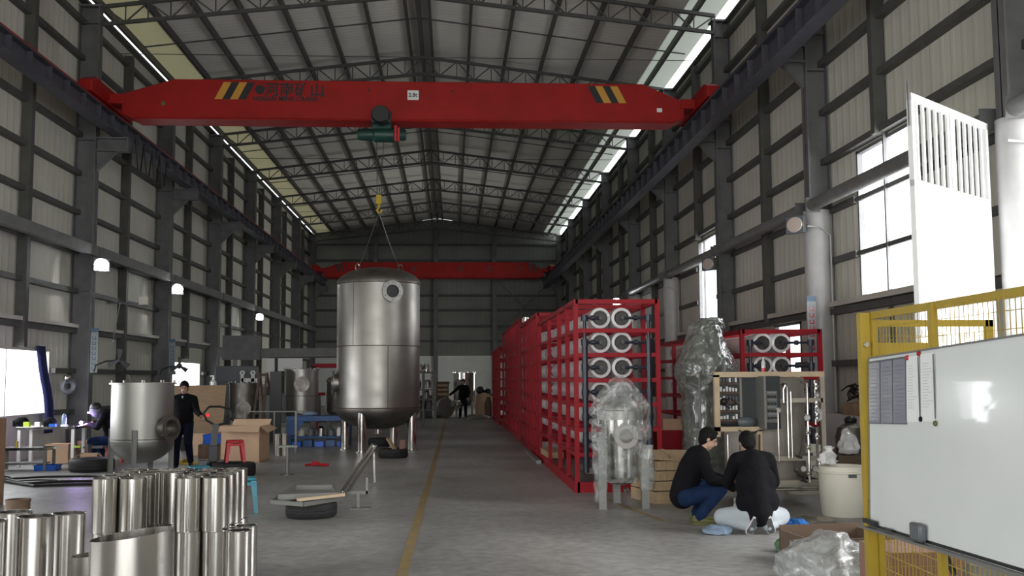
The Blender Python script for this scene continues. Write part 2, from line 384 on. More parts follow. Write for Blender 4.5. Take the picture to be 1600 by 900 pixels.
sheet_wall('wall_back', Y1-.12, Y1+.1, XWL, XWR, 0, 3.3, [], 'white_wall', 'y').name = 'wall_back_lower'
sheet_wall('wall_front', Y0-.1, Y0, XWL, XWR, 0, 12.6, [(-7.5,5.5,0,8.2)], 'panel_x', 'y')  # hole behind the camera is assumed, left open for fill light
sheet_wall('wall_right', XWR-.33, XWR-.001, 16.0, Y1, 0, 1.05, [], 'white_wall').name = 'wall_right_lower'

def rz(x, base=11.45, rise=1.0):    # height on the roof slope above x
    t = (x-XCL)/(RX-XCL) if x < RX else (XCR-x)/(XCR-RX)
    return base+rise*t
def slab(xa, xb, ya, yb, m, name, th=.05):
    b = MB(); za, zb = rz(xa)+.28, rz(xb)+.28
    b._add([(xa,ya,za),(xb,ya,zb),(xb,yb,zb),(xa,yb,za),(xa,ya,za+th),(xb,ya,zb+th),(xb,yb,zb+th),(xa,yb,za+th)],
           [(0,1,2,3),(4,7,6,5),(0,4,5,1),(1,5,6,2),(2,6,7,3),(3,7,4,0)])
    return struct(b.build(name, m, smooth=False))
slab(-8.3, RX, Y0, Y1, 'roof', 'ceiling'); slab(RX, 6.35, Y0, Y1, 'roof', 'ceiling_right_slope')
slab(6.35, 7.32, Y0, Y1, 'skylight', 'ceiling_skylight_right', .01); slab(-9.4, -8.3, Y0, Y1, 'skylight_old', 'ceiling_skylight_left', .01)
tn = [0]
def trim(b, m):
    tn[0] += 1; return struct(b.build('trim_%d' % tn[0], m, smooth=False))
# purlins along the hall
for k in range(8):
    x = -9.2 + k*(8.2-.35)/7.0
    if k < 8: trim(MB().box(x-.04, x+.04, Y0, Y1, rz(x)+.06, rz(x)+.27), 'girt')
for k in range(7):
    x = -.65 + k*(7.25)/6.0
    trim(MB().box(x-.04, x+.04, Y0, Y1, rz(x)+.06, rz(x)+.27), 'girt')
trim(MB().box(RX-.06, RX+.06, Y0, Y1, 12.45, 12.7), 'girt')
# wall girts every metre, broken at openings
def girt(xa, xb, z, holes, m='girt', h=.12):
    segs = [(Y0, Y1)]
    for hy0, hy1, hz0, hz1 in holes:
        if hz0 < z < hz1:
            n = []
            for a, c in segs:
                if hy0 > a and hy1 < c: n += [(a, hy0), (hy1, c)]
                else: n.append((a, c))
            segs = n
    b = MB()
    for a, c in segs: b.box(xa, xb, a, c, z-h/2, z+h/2)
    trim(b, m)
for z in range(1, 12):
    zz = z if z < 11 else 10.95
    girt(XWL, XWL+.16, zz, LH); girt(XWR-.16 if z not in (4,5) else XWR-.09, XWR, zz, RH)
girt(XWL, XWL+.2, 3.12, [], 'cream', .09); girt(XWR-.2, XWR, 3.14, [RH[1], RH[2]], 'cream', .10)
girt(XWL-.1, XWL+.2, 11.5, [], 'girt', .08); girt(XWR-.16, XWR+.1, 11.32, [], 'girt', .05)
# end wall girts
for z in (4.3, 5.3, 6.4, 7.4, 8.6, 9.8, 10.9): trim(MB().box(XWL, XWR, Y1-.18, Y1, z-.07, z+.07), 'girt')
# window frames
for z in (4,5): trim(MB().box(XWR-.06,XWR-.01,15.9,18.3,z-.04,z+.04),'girt')
def frame_rect(name, xp, h, m, mull=()):
    b = MB(); y0,y1,z0,z1 = h; w=.06
    b.box(xp-.05,xp+.05,y0,y1,z0,z0+w).box(xp-.05,xp+.05,y0,y1,z1-w,z1).box(xp-.05,xp+.05,y0,y0+w,z0,z1).box(xp-.05,xp+.05,y1-w,y1,z0,z1)
    for y in mull: b.box(xp-.03,xp+.03,y-.02,y+.02,z0,z1)
    return struct(b.build(name, m, smooth=False))
frame_rect('window_1', XWL-.02, LH[1], 'cream', (19.6,22.6)); frame_rect('window_2', XWL-.02, LH[2], 'cream', (37.5,))
frame_rect('window_3', XWR+.03, (15.9,18.3,3.05,5.9), 'steel_dark', ()); frame_rect('window_4', XWR+.03, RH[3], 'steel_dark', (30.0,))
frame_rect('window_5', XWR+.03, RH[4], 'steel_dark'); frame_rect('door_1', XWR+.03, (7.6,12.1,0,5.0), 'steel_dark')

# columns --------------------------------------------------------
def column(side, y, label, casing):
    s = 1 if side == 'right' else -1; xi, xo = (XCR, XWR) if s > 0 else (XCL, XWL)
    g = 'steel columns along the %s wall' % side
    t = thing('steel_column', label, 'column', ((xi+xo)/2, y, 0), 0, g)
    b = MB(); th = .03*s
    b.box(min(xi,xi+th),max(xi,xi+th), y-.15,y+.15, 0,11.35).box(min(xo-th,xo),max(xo-th,xo), y-.15,y+.15, 0,11.35)
    b.box(min(xi,xo),max(xi,xo), y-.012,y+.012, 0,11.35)
    for z in (4.0, 7.85, 8.6, 10.9): b.box(min(xi,xo),max(xi,xo), y-.14,y+.14, z,z+.02)
    b.box(min(xi,xo)-.06,max(xi,xo)+.06, y-.2,y+.2, 11.33,11.38)
    b.build('shaft', 'steel_dark', t, world=True)
    c = MB(); xt = xi-s*(.52 if s>0 else .80); dz = .62 if s>0 else .17
    x0, x1 = min(xi,xt), max(xi,xt)
    c.box(x0,x1,y-.13,y+.13,7.72+dz,7.76+dz).box(x0,x1,y-.13,y+.13,7.40+dz,7.44+dz).box(x0,x1,y-.02,y+.02,7.44+dz,7.72+dz).box(min(xt,xt+.03*s),max(xt,xt+.03*s),y-.13,y+.13,7.42+dz,7.74+dz)
    c.poly([(xi,y-.02,7.41+dz),(xi-s*.48,y-.02,7.41+dz),(xi,y-.02,6.92+dz)], (0,.04,0)); c.bar((xi-s*.48,y,7.40+dz),(xi,y,6.91+dz),.16,.02)
    c.build('crane_bracket', 'steel_dark', t, world=True)
    if casing:
        r = MB().lathe([(.28,0),(.28,5.02),(.0,5.05)], ((xi+xo)/2-.02, y, 0), 28); r.build('round_casing', 'casing', t, world=True)
        MB().tube([((xi+xo)/2+.1,y-.33,0),((xi+xo)/2+.1,y-.33,4.5),((xi+xo)/2-.1,y-.31,4.66),(xi-.12,y-.3,4.68)], .018).build('conduit','casing',t,world=True)
    return t
for i, y in enumerate([26.3,33.4,40.4,47.4,54.4,61.4,68.4]):
    column('left', y, 'grey steel column on the left wall, %s of those in view' % ORD[i], False)
for i, y in enumerate([12.5,19.75,26.7,33.3,40.2,47.3,54.4,61.4,68.4]):
    column('right', y, 'grey steel column on the right wall, %s of those in view' % ORD[i], i in (0,1,3,4))
# slender posts in the middle of each bay
for i, y in enumerate([23.0,29.9,36.9,43.9,50.9,57.9,64.9]):
    tag(MB().box(XWL+.02,XWL+.24,y-.09,y+.09,(2.5 if i in (0,2) else 0),11.2).build('wall_post','girt'), 'slim dark post on the left wall between columns, %s in view' % ORD[i], 'post', 'slim posts on the left wall')
for i, y in enumerate([17.0,23.4,30.0,36.9,43.9,50.9,57.9,64.9]):
    tag(MB().box(XWR-.24,XWR-.02,y-.08,y+.08,(5.92 if i==0 else 3.0 if i==1 else 5.86 if i==2 else 0),11.15).build('wall_post','girt'), 'slim dark post on the right wall between columns, %s in view' % ORD[i], 'post', 'slim posts on the right wall')
tag(MB().box(XWR-.08,XWR-.02,16.95,17.0,0,5.95).build('window_mullion','steel_dark'), 'thin steel upright crossing the bright high opening beside the white gate', 'post')
for i, x in enumerate([-5.2,-1.1,2.9]):
    tag(MB().box(x-.15,x+.15,Y1-.4,Y1-.14,0,12.0).build('end_wall_column','steel_dark'), ['dark column on the far wall left of the big tank','dark column in the middle of the far wall','dark column on the far wall nearest the cross bracing'][i], 'column', 'columns on the far wall')
tag(MB().bar((2.9,Y1-.45,4.6),(7.0,Y1-.45,8.6),.09).bar((2.9,Y1-.45,8.6),(7.0,Y1-.45,4.6),.09).build('cross_bracing','steel_dark'), 'dark crossed steel bracing on the far wall above the red racks', 'bracing')
# tie beams
LT = [19.4,26.3,33.4,40.4,47.4,54.4,61.4,68.4]
for i, (a, c) in enumerate(zip(LT, LT[1:])):
    t = thing('tie_beam', 'grey box beam along the left wall between columns, %s bay' % ORD[i], 'beam', (XCL+.12,(a+c)/2,4.86), 0, 'box beams between left columns')
    MB().box(XCL-.02,XCL+.14,a+.05 if i else 12,c-.05,4.87,5.13).build('beam','tie',t,world=True)
    MB().box(XWL+.1,XCL-.04,(a+c)/2-.25,(a+c)/2+.05,5.13,5.19).build('bracket','steel_dark',t,world=True)
RT = [5.0,12.5,19.75,26.7,33.3,40.2,47.3,54.4,61.4,68.4]
for i, (a, c) in enumerate(zip(RT, RT[1:])):
    CS = (12.5,19.75,33.3,40.2); ga = .32 if a in CS else .18; gc = .32 if c in CS else .18
    t = thing('tie_tube', 'grey round tube along the right wall between columns, %s bay' % ORD[i], 'beam', (XCR-.02,(a+c)/2,5.0), 0, 'round tubes between right columns')
    MB().cyl((XCR+.0,a+ga,5.1),(XCR+.0,c-gc,5.1),.125,seg=20).build('tube','tie',t,world=True)
    MB().box(XCR-.14,XCR+.14,a+ga-.03,a+ga,4.96,5.24).build('end_plate','steel_dark',t,world=True); MB().box(XCR-.14,XCR+.14,c-gc,c-gc+.03,4.96,5.24).build('end_plate','steel_dark',t,world=True)

# roof trusses ---------------------------------------------------
def truss(y, label):
    t = thing('roof_truss', label, 'truss', (RX, y, 10.9), 0, 'roof trusses')
    MB().bar((XCL,y,11.42),(RX,y,12.42),.09,.09).bar((RX,y,12.42),(XCR,y,11.42),.09,.09).build('upper_chord','girt',t,world=True)
    MB().bar((XCL,y,10.95),(RX,y,11.85),.09,.09).bar((RX,y,11.85),(XCR,y,10.95),.09,.09).build('lower_chord','girt',t,world=True)
    b = MB()
    def zl(x): return rz(x,10.95,.9)
    def zu(x): return rz(x,11.42,1.0)
    for xa, xb, n in ((XCL,RX,7),(RX,XCR,7)):
        for k in range(n):
            p, q = xa+(xb-xa)*k/n, xa+(xb-xa)*(k+1)/n; m_ = (p+q)/2
            b.bar((p,y,zu(p)),(m_,y,zl(m_)),.035).bar((m_,y,zl(m_)),(q,y,zu(q)),.035).bar((m_,y,zl(m_)),(m_,y,zu(m_)),.03)
            b.bar((q,y,zl(q)),(q,y,zu(q)),.03)
    b.build('web_bars','girt',t,world=True)
for i, y in enumerate([19.4,26.4,33.4,40.4,47.4,54.4,61.4,68.4]):
    truss(y, 'shallow grey lattice truss under the roof, %s to the camera' % ORD[i])
for i, y in enumerate([22.9,29.9,36.9,43.9,50.9,57.9,64.9]):
    t = thing('sag_rod', 'thin steel rod crossing under the roof sheets, %s of them' % ORD[i], 'rod', (RX,y,11.4), 0, 'thin rods between trusses')
    MB().bar((XCL,y,11.50),(RX,y,12.50),.035).bar((RX,y,12.50),(XCR,y,11.50),.035).build('rod','girt',t,world=True)
    MB().bar((XWL+.05,y-.6,11.10),(XWR-.05,y-.3,11.2),.018).build('cable_run','girt',t,world=True)

# crane runway ---------------------------------------------------
for s, x, nm in ((-1,-8.5,'left'),(1,6.28,'right')):
    t = thing('crane_runway_beam', 'long dark crane runway beam with red rail edge on the %s side' % nm if s<0 else 'long dark grey crane runway beam along the right wall', 'beam', (x,30,7.78), 0)
    zb = 7.94 if s<0 else 7.82
    MB().box(x-.16,x+.16,5,69,zb,zb+.03).box(x-.16,x+.16,5,69,8.32,8.35).box(x-.015,x+.015,5,69,zb+.02,8.33).build('beam','rail_blue',t,world=True)
    b = MB()
    for k in range(64): b.box(x-.14,x+.14,5.5+k,5.52+k,zb+.02,8.33)
    b.build('stiffeners','rail_blue',t,world=True)
    MB().box(x-.165,x+.165,5,69,8.35,8.375).build('rail_bed','red' if s<0 else 'rail_blue',t,world=True)
    MB().box(x-.035,x+.035,5,69,8.375,8.46).build('rail','red' if s<0 else 'rail_blue',t,world=True)['label']=('red painted rail' if s<0 else 'dark rail')

# overhead cranes ------------------------------------------------
def crane(y, z0, label, near):
    t = thing('overhead_crane', label, 'crane', (-1.1,y,z0), 0)
    xl, xr = -8.05, 5.85; zt = z0+1.0
    pts = [(xl,z0+.12),(xl+.3,z0),(xr-.3,z0),(xr,z0+.12),(xr,z0+.55),(xr-1.05,zt),(xl+1.25,zt),(xl,z0+.62)]
    b = MB().poly([(px,y-.28,pz) for px,pz in pts],(0,.56,0)); b.box(xl+.3,xr-.3,y-.36,y+.36,z0-.02,z0+.02)
    b.build('girder','red',t,world=True,bevel=.02)
    for s, x in ((-1,-8.5),(1,6.28)):
        e = MB().poly([(x-.16,y-1.5,z0+.35),(x-.16,y+1.5,z0+.35),(x-.16,y+1.5,z0+.62),(x-.16,y+1.2,z0+.75),(x-.16,y-1.2,z0+.75),(x-.16,y-1.5,z0+.62)],(.32,0,0))
        xa, xb = (x, xl+.1) if s < 0 else (xr-.1, x)
        e.box(xa,xb,y-.3,y+.3,z0+.37,z0+.62)
        eo = e.build('end_carriage','red',t,world=True,bevel=.02)
        for yy in (y-1.1,y+1.1): MB().cyl((x-.06,yy,z0+.47),(x+.06,yy,z0+.47),.125,seg=18).build('wheel','steel_dark',eo,world=True)
    yf = y-.285
    if near:
        for x0, sgn in ((-5.82,1),(3.62,-1)):
            for k in range(4):
                mm = ('orange','black','orange','black')[k] if sgn>0 else ('black','orange','black','orange')[k]
                xx = x0+k*.19; sl = .22*sgn
                MB().poly([(xx,yf,z0+.50),(xx+.19,yf,z0+.50),(xx+.19+sl,yf,z0+.93),(xx+sl,yf,z0+.93)],(0,-.004,0)).build('hazard_stripe',mm,t,world=True)['label']=('yellow' if mm=='orange' else 'black')+' slanted stripe'
        T = (PI/2,0,0); o = Vector(t.location)
        text_mesh('河南矿山',.37,'maker_lettering','black',t,Vector((-4.62,yf-.004,z0+.62))-o,T,.001,.007)
        text_mesh('HENAN MINE CRANE',.165,'maker_lettering','black',t,Vector((-4.88,yf-.004,z0+.47))-o,T,.001,.005)
        MB().lathe([(0,0),(.13,0),(.13,.004),(0,.004)],(-4.72,yf-.004,z0+.75),6,(0,-1,0)).build('maker_emblem','black',t,world=True)
        p = MB().box(-1.10,-.82,yf-.008,yf,z0+.53,z0+.77).build('load_plate','paper',t,world=True); p['label']='pale load plate reading 2.8t'
        text_mesh('2.8t',.14,'load_lettering','black',p,Vector((-1.075,yf-.010,z0+.61))-o,T,.001,.003)
        MB().box(5.15,5.28,yf-.006,yf,z0+.28,z0+.38).build('small_plate','paper',t,world=True)
        for px in (-2.05,.02): MB().cyl((px,yf-.004,z0+.76),(px,yf,z0+.76),.03).build('lifting_hole','black',t,world=True)
        MB().cyl((-7.05,yf-.004,z0+.38),(-7.05,yf,z0+.38),.06).build('round_badge','olive',t,world=True)
    else:
        for k,(ch,px) in enumerate((('安',-2.6),('全',.35),('生',2.2),('产',4.1))):
            text_mesh(ch,.42,'slogan_lettering','rail_blue',t,Vector((px,yf-.004,z0+.42))-Vector(t.location),(PI/2,0,0),.001)
        for x0 in (-7.2,5.0):
            for k in range(2): MB().poly([(x0+k*.3,yf,z0+.4),(x0+k*.3+.14,yf,z0+.4),(x0+k*.3-.02,yf,z0+.9),(x0+k*.3-.16,yf,z0+.9)],(0,-.004,0)).build('hazard_stripe','black',t,world=True)
    return t
crane(25.3, 8.12, 'big red overhead crane girder with maker lettering and a 2.8t plate', True)
crane(65.0, 8.12, 'distant red crane girder near the far wall behind the tank', False)
# hoist
t = thing('electric_hoist','dark green electric hoist hanging under the near red girder','hoist',(-1.74,25.3,7.6),0)
MB().lathe([(0,-.62),(.13,-.6),(.15,-.5),(.15,-.22),(.17,-.2),(.19,-.18),(.19,.30),(.15,.32),(.15,.55),(.12,.6),(0,.6)],(-1.74,25.3,7.83),24,(1,0,0)).build('drum','green',t,world=True)
MB().box(-1.98,-1.50,25.15,25.45,7.95,8.2).box(-1.98,-1.9,24.9,25.7,8.05,8.34).box(-1.58,-1.5,24.9,25.7,8.05,8.34).build('trolley','green',t,world=True,bevel=.02)
MB().lathe([(0,0),(.2,0),(.22,.05),(.22,.3),(.16,.34),(0,.34)],(-1.74,24.62,8.2),20,(0,1,0)).build('motor','black',t,world=True)
MB().box(-1.42,-1.36,25.0,25.1,7.62,8.0).box(-1.34,-1.29,25.0,25.1,7.6,7.95).build('rope_guide','red_plastic',t,world=True)['label']='red rope guide'
for dx in (-.09,.09): MB().cyl((-1.78+dx,25.3,7.8),(-1.81+dx*.5,25.3,6.25),.010,seg=6).build('wire_rope','chain',t,world=True)
t = thing('crane_hook','yellow hook block hanging on wire ropes above the big tank','hook',(-1.81,25.3,5.85),0)
MB().lathe([(0,-.05),(.11,-.04),(.13,0),(.11,.04),(0,.05)],(-1.81,25.3,6.18),20,(1,0,0)).box(-1.87,-1.75,25.2,25.4,6.08,6.3).build('hook_block','brass',t,world=True,bevel=.01)
MB().tube([(-1.81,25.3,6.08),(-1.81,25.3,6.0),(-1.86,25.3,5.93),(-1.82,25.3,5.86),(-1.76,25.3,5.88),(-1.74,25.3,5.94)],.025,8).build('hook','brass',t,world=True)
t = thing('lifting_sling','thin two leg wire sling running from the hook to the tank top','sling',(-1.81,25.5,4.4),0)
for q in ((-2.35,25.6,4.46),(-1.30,25.75,4.44)): MB().tube([(-1.81,25.3,5.88),(-1.81+(q[0]+1.81)*.5,25.45,5.12),q],.012,6).build('sling_leg','chain',t,world=True)
# festoon cable by the left rail
tag(MB().tube([(-8.3,27+.25*k,8.1-.9*abs(math.sin(k*PI/3))) for k in range(13)],.02,6).build('festoon_cable','cable'),'black cable looping below the left runway behind the girder','cable')

# lamps on the columns ------------------------------------------
def flood(loc, yaw, lit, label, power=0):
    t = thing('floodlight', label, 'lamp', loc, yaw, 'floodlights on the columns')
    MB().box(-.21,.21,-.02,.07,-.17,.17).build('housing','grey_plastic',t,bevel=.01)
    MB().lathe([(0,0),(.185,0),(.17,.012),(0,.02)],(0,-.02,0),24,(0,-1,0),sx=1,sy=.82).build('lens','lamp' if lit else 'lamp_off',t)
    MB().tube([(-.215,.03,0),(-.22,.12,0),(-.15,.20,0),(.15,.20,0),(.22,.12,0),(.215,.03,0)],.012,6).build('bracket','steel_dark',t)
    if lit:
        d = bpy.data.lights.new('floodlight_bulb','AREA'); d.shape='RECTANGLE'; d.size=.26; d.size_y=.2; d.energy=power; d.color=(.93,.97,1)
        l = bpy.data.objects.new('floodlight_bulb', d); COL.objects.link(l); l.parent=t; l.location=(0,-.035,0); l.rotation_euler=(math.radians(68),0,0)
    t.rotation_euler = (math.radians(0),0,yaw); return t
for k,(l,lb) in enumerate((((-8.70,25.85,4.62),'lit floodlight on the left column closest to the camera'),((-8.72,33.0,4.64),'lit floodlight on the second left column'),((-8.72,47.0,4.6),'lit floodlight farthest down the left wall'))):
    flood(l, .75, True, lb, 60)
flood((6.52,40.2,4.75), -.7, True, 'lit floodlight on the right wall above the first red rack', 120)
flood((6.72,19.55,4.72), -.95, False, 'unlit floodlight on the pale round column at right')
flood((6.75,26.5,4.72), -.95, False, 'unlit floodlight beside the narrow bright wall slot')
# ================================================================ OBJECTS
def dish(R, h, n=8, top=True):
    """elliptical head profile from rim (R,0) to the apex (0,h)"""
    return [(R*math.cos(PI/2*i/n) if i<n else 0, h*math.sin(PI/2*i/n)) for i in range(n+1)]

# big tank -------------------------------------------------------
bx, by, R = -1.84, 25.85, 1.03
t = thing('storage_tank','tall upright stainless storage tank on four tube legs, centre of the hall','tank',(bx,by,0))
MB().lathe([(R,1.04),(R,2.56),(R,4.12)],(0,0,0),72).build('shell','steel_tank',t)
MB().lathe([(R+.01,4.10)]+[(r*(R+.012)/R,4.13+z) for r,z in dish(R,.42,12)],(0,0,0),72).build('top_head','steel_head',t)
MB().lathe([(R+.01,1.06)]+[(r*(R+.012)/R,1.03-z) for r,z in dish(R,.52,12)],(0,0,0),72).build('bottom_head','steel_head',t)
for z in (4.11,2.56,1.05): MB().ring((0,0,z),(0,0,1),R+.006,.012,72,6).build('weld_seam','weld',t)
MB().bar((.30,-R+.045,1.06),(.30,-R+.045,2.56),.018,.012).build('weld_seam','weld',t)
MB().bar((-.55,-R+.16,2.56),(-.55,-R+.16,4.1),.012,.01).build('weld_seam','weld',t)
for x,y in ((-.33,-.85),(.85,-.33),(.33,.85),(-.85,.33)):
    MB().lathe([(.115,0.02),(.115,1.0)],(x,y,0),24).lathe([(0,0),(.17,0),(.17,.03),(0,.03)],(x,y,0),24).build('leg','steel',t)
# upper nozzle facing the camera
nz_ = Vector((.36,-.93,0)).normalized(); c0 = Vector((0,0,3.87))
n1 = MB().lathe([(.175,0),(.175,.36),(.16,.36),(.16,0)],c0+nz_*.78,32,nz_).build('nozzle','steel_inside',t)
MB().disc(c0+nz_*1.10,nz_,.165,.26,.035,40).build('flange','steel_brush',n1)
MB().lathe([(0,0),(.165,0),(.165,.01),(0,.01)],c0+nz_*1.085,28,nz_).build('dark_bore','black',n1)
b = MB()
for k in range(12):
    a = 2*PI*k/12; u_ = Vector((nz_.y,-nz_.x,0)); p = c0+nz_*1.13+(u_*math.cos(a)+Vector((0,0,1))*math.sin(a))*.215; b.cyl(p,p+nz_*.03,.014,seg=6)
b.build('bolts','steel',n1)
# side manhole on the left
mz = Vector((-.98,-.2,0)).normalized(); c0 = Vector((0,0,1.66))
n2 = MB().lathe([(.22,0),(.22,.24),(.20,.24),(.20,0)],c0+mz*.9,32,mz).build('manhole','steel_inside',t)
MB().disc(c0+mz*1.10,mz,.20,.30,.04,36).build('flange','steel_brush',n2)
MB().lathe([(0,0),(.2,0),(.2,.01),(0,.01)],c0+mz*1.06,28,mz).build('dark_bore','steel_head',n2)
for x,y in ((-.51,-.25),(.54,-.10)):
    MB().tube([(x-.05,y,4.42),(x-.05,y,4.58),(x,y,4.63),(x+.05,y,4.58),(x+.05,y,4.42)],.014,6).build('lifting_lug','steel',t)
MB().lathe([(.06,.4),(.06,.56),(.09,.56),(.09,.4)],(0,0,0),16).build('drain','steel',t)

# generic vessel on legs -----------------------------------------
def vessel(name,label,cx,cy,R,z0,z1,dishh,legs,mats='steel_brush',open_top=True,seam=None,manhole=None,group=None,nubs=0):
    t = thing(name,label,'tank',(cx,cy,0),0,group)
    prof = [(R,z0),(R,z1)]+([(R+.04,z1),(R+.04,z1+.03),(R-.02,z1+.03),(R-.02,z0)] if open_top else [])
    MB().lathe(prof,(0,0,0),48).build('shell',mats,t)
    if not open_top: MB().lathe([(R,z1)]+[(r,z1+z) for r,z in dish(R,dishh,8)],(0,0,0),48).build('top_head',mats,t)
    MB().lathe([(R,z0)]+[(r,z0-z) for r,z in dish(R,dishh,10)],(0,0,0),48).build('bottom_head','steel_brush',t)
    if seam: MB().ring((0,0,seam),(0,0,1),R+.002,.008,48,6).build('weld_seam','weld',t)
    for (x,y) in legs:
        MB().box(x-.045,x+.045,y-.008,y+.008,.012,z0+.22).box(x-.045,x-.035,y-.045,y+.045,.012,z0+.22).box(x-.08,x+.08,y-.08,y+.08,0,.012).build('leg','alu',t)
    if manhole:
        az,mzv,mr,ln = manhole; d = Vector((math.sin(az),-math.cos(az),0)); c = Vector((0,0,mzv))
        m_ = MB().lathe([(mr,0),(mr,ln),(mr-.015,ln),(mr-.015,0)],c+d*(R-.08),32,d).build('manhole','steel_inside',t)
        MB().disc(c+d*(R-.08+ln-.03),d,mr-.015,mr+.06,.03,36).build('flange','steel_head',m_)
        MB().lathe([(0,0),(mr-.02,0),(mr-.02,.008),(0,.008)],c+d*(R+.012),28,d).build('bore','steel_head',m_)
        bb = MB()
        for k in range(8):
            a = 2*PI*k/8+.2; u_ = Vector((d.y,-d.x,0)); p = c+d*(R-.08+ln-.05)+(u_*math.cos(a)+Vector((0,0,1))*math.sin(a))*(mr+.045); bb.ball(p,.022,8)
        bb.build('clamp_knobs','steel',m_)
    if nubs:
        bb = MB()
        for k in range(nubs):
            a = 2*PI*k/nubs; bb.cyl((math.cos(a)*(R+.02),math.sin(a)*(R+.02),z1+.0),(math.cos(a)*(R+.02),math.sin(a)*(R+.02),z1+.075),.016,seg=8)
        bb.build('rim_bolts','steel',t)
    return t
tk = vessel('mixing_tank','open grey stainless tank on flat legs behind the stacked steel shells',-5.85,19.9,.565,.62,1.68,.42,[(-.62,.18),(.05,-.62),(.50,.20),(.0,.6)],'steel_brush',True,.66,(1.05,.86,.17,.26),None,10)
MB().tube([(-.05,-.53,1.7),(-.12,-.53,1.85)],.012).build('rim_rod','steel',tk)
vessel('mixing_tank','dull stainless tank with a round manhole standing below the white hoist frame',-6.0,30.2,.42,.68,1.63,.25,[(-.3,-.25),(.3,-.25),(.3,.25),(-.3,.25)],'steel_head',True,None,(.15,.93,.15,.12),None,8)
vessel('mixing_tank','bright stainless tank with an oval window behind the blue bench',-4.38,30.3,.48,.80,2.02,.25,[(-.35,-.25),(.35,-.25),(.35,.3),(-.35,.3)],'steel_brush',True,1.28,(.15,1.62,.16,.10),None,14)
vessel('mixing_tank','smaller dull stainless tank half hidden by the left side of the big tank',-3.55,32.0,.34,.80,1.66,.2,[(-.22,-.2),(.22,-.2),(.2,.2),(-.2,.2)],'steel_head',False,None,(.3,1.0,.1,.08))
vessel('mixing_tank','shiny stainless tank against the far white wall beside the man',.55,46.6,.48,.75,1.98,.25,[(-.35,-.3),(.35,-.3),(.35,.3),(-.35,.3)],'steel',True,None,(-.6,1.5,.16,.15),None,10)

# tyres ----------------------------------------------------------
def tyre(label,x,y,R=.34,h=.2):
    t = thing('car_tyre',label,'tyre',(x,y,0),random.random(),'worn tyres used as floor supports')
    MB().lathe([(R*.58,.02),(R*.72,0),(R*.92,.0),(R*.985,.03),(R,.06),(R*.985,.062),(R,.066),(R,.095),(R*.985,.1),(R,.104),(R,h-.06),(R*.985,h-.03),(R*.92,h),(R*.72,h),(R*.58,h-.02),(R*.62,h-.05),(R*.75,h*.5),(R*.62,.05),(R*.58,.02)],(0,0,0),48).build('tread','rubber',t)
    return t
tyre('black tyre lying under the grey tank on its left side',-7.0,20.6,.42,.25)
tyre('black tyre on the floor carrying the red stool',-4.0,19.25,.40,.24)
tyre('black tyre on the floor carrying a small metal frame',-1.80,13.45,.325,.20)
tyre('black tyre lying in front of the right leg of the big tank',-1.31,23.3,.33,.2)
tyre('dark tyre half hidden beneath the big tank',-1.85,27.4,.36,.2)
# timber offcuts in tyre by the tank
tag(MB().bar((-1.28,23.35,.16),(-1.45,23.5,.42),.10,.03).build('timber_offcut','wood'),'pale timber offcut leaning in the tyre by the tank','offcut')
tag(MB().bar((-1.12,23.3,.16),(-1.12,23.5,.36),.12,.04).build('timber_offcut','pink'),'reddish brown offcut in the tyre by the tank','offcut')

# metal frame on the tyre with the square tubes ------------------
t = thing('angle_frame','small rectangular steel angle frame resting on the front tyre','frame',(-1.83,13.45,.20))
b = MB()
for p,q in (((-.42,-.30,.03),(.02,-.62,.03)),((-.42,-.30,.03),(-.40,.45,.03)),((.02,-.62,.03),(.42,.0,.03)),((-.40,.45,.03),(.42,.45,.03)),((.42,.0,.03),(.42,.45,.03))): b.bar(p,q,.05,.05)
b.build('lower_frame','alu',t)
b = MB()
for p,q in (((-.33,-.30,.09),(.36,-.15,.09)),((-.33,-.30,.09),(-.30,.80,.09)),((.36,-.15,.09),(.22,.80,.09)),((-.30,.80,.09),(.22,.80,.09))): b.bar(p,q,.04,.06)
b.build('upper_frame','alu',t)
MB().bar((-.06,-.56,.08),(.46,-.22,.10),.08,.035).build('timber_strip','pine',t)['label']='pale timber strip'
t = thing('floor_stand','small steel bracket stand holding up the leaning square tubes','stand',(-1.27,14.2,0))
MB().box(-.10,.16,-.1,.1,.0,.015).box(-.02,.02,-.02,.02,.01,.22).box(-.14,.14,-.03,.03,.2,.24).box(.1,.13,-.03,.03,.2,.42).build('bracket','alu',t)
tag(MB().bar((-1.46,13.9,.26),(-1.32,17.3,.66),.035).bar((-1.40,13.9,.235),(-1.26,17.3,.64),.035).bar((-1.46,13.9,.25),(-1.40,13.9,.24),.05,.03).bar((-1.30,17.28,.65),(-1.28,17.28,.05),.03).build('square_tubes','steel'),'pair of long bright square steel tubes leaning upward from the bracket','tube')

# T stand
t = thing('pedestal_stand','thin steel pedestal stand with a narrow flat top','stand',(-3.04,19.35,0))
MB().cyl((0,0,0),(0,0,.5),.035,seg=16).lathe([(0,0),(.13,0),(.13,.015),(0,.015)],(0,0,0),20).build('post','alu',t)
MB().box(-.19,.19,-.06,.06,.5,.54).build('top_bar','alu',t)
tag(MB().cbox((-2.78,21.25,.05),(.16,.10,.08),.3).cbox((-2.60,21.2,.03),(.22,.06,.05),-.4).cyl((-2.86,21.28,.03),(-2.98,21.2,.02),.02).build('orange_tool','red_plastic',bevel=.01),'small orange red tool lying alone on the concrete floor','tool')

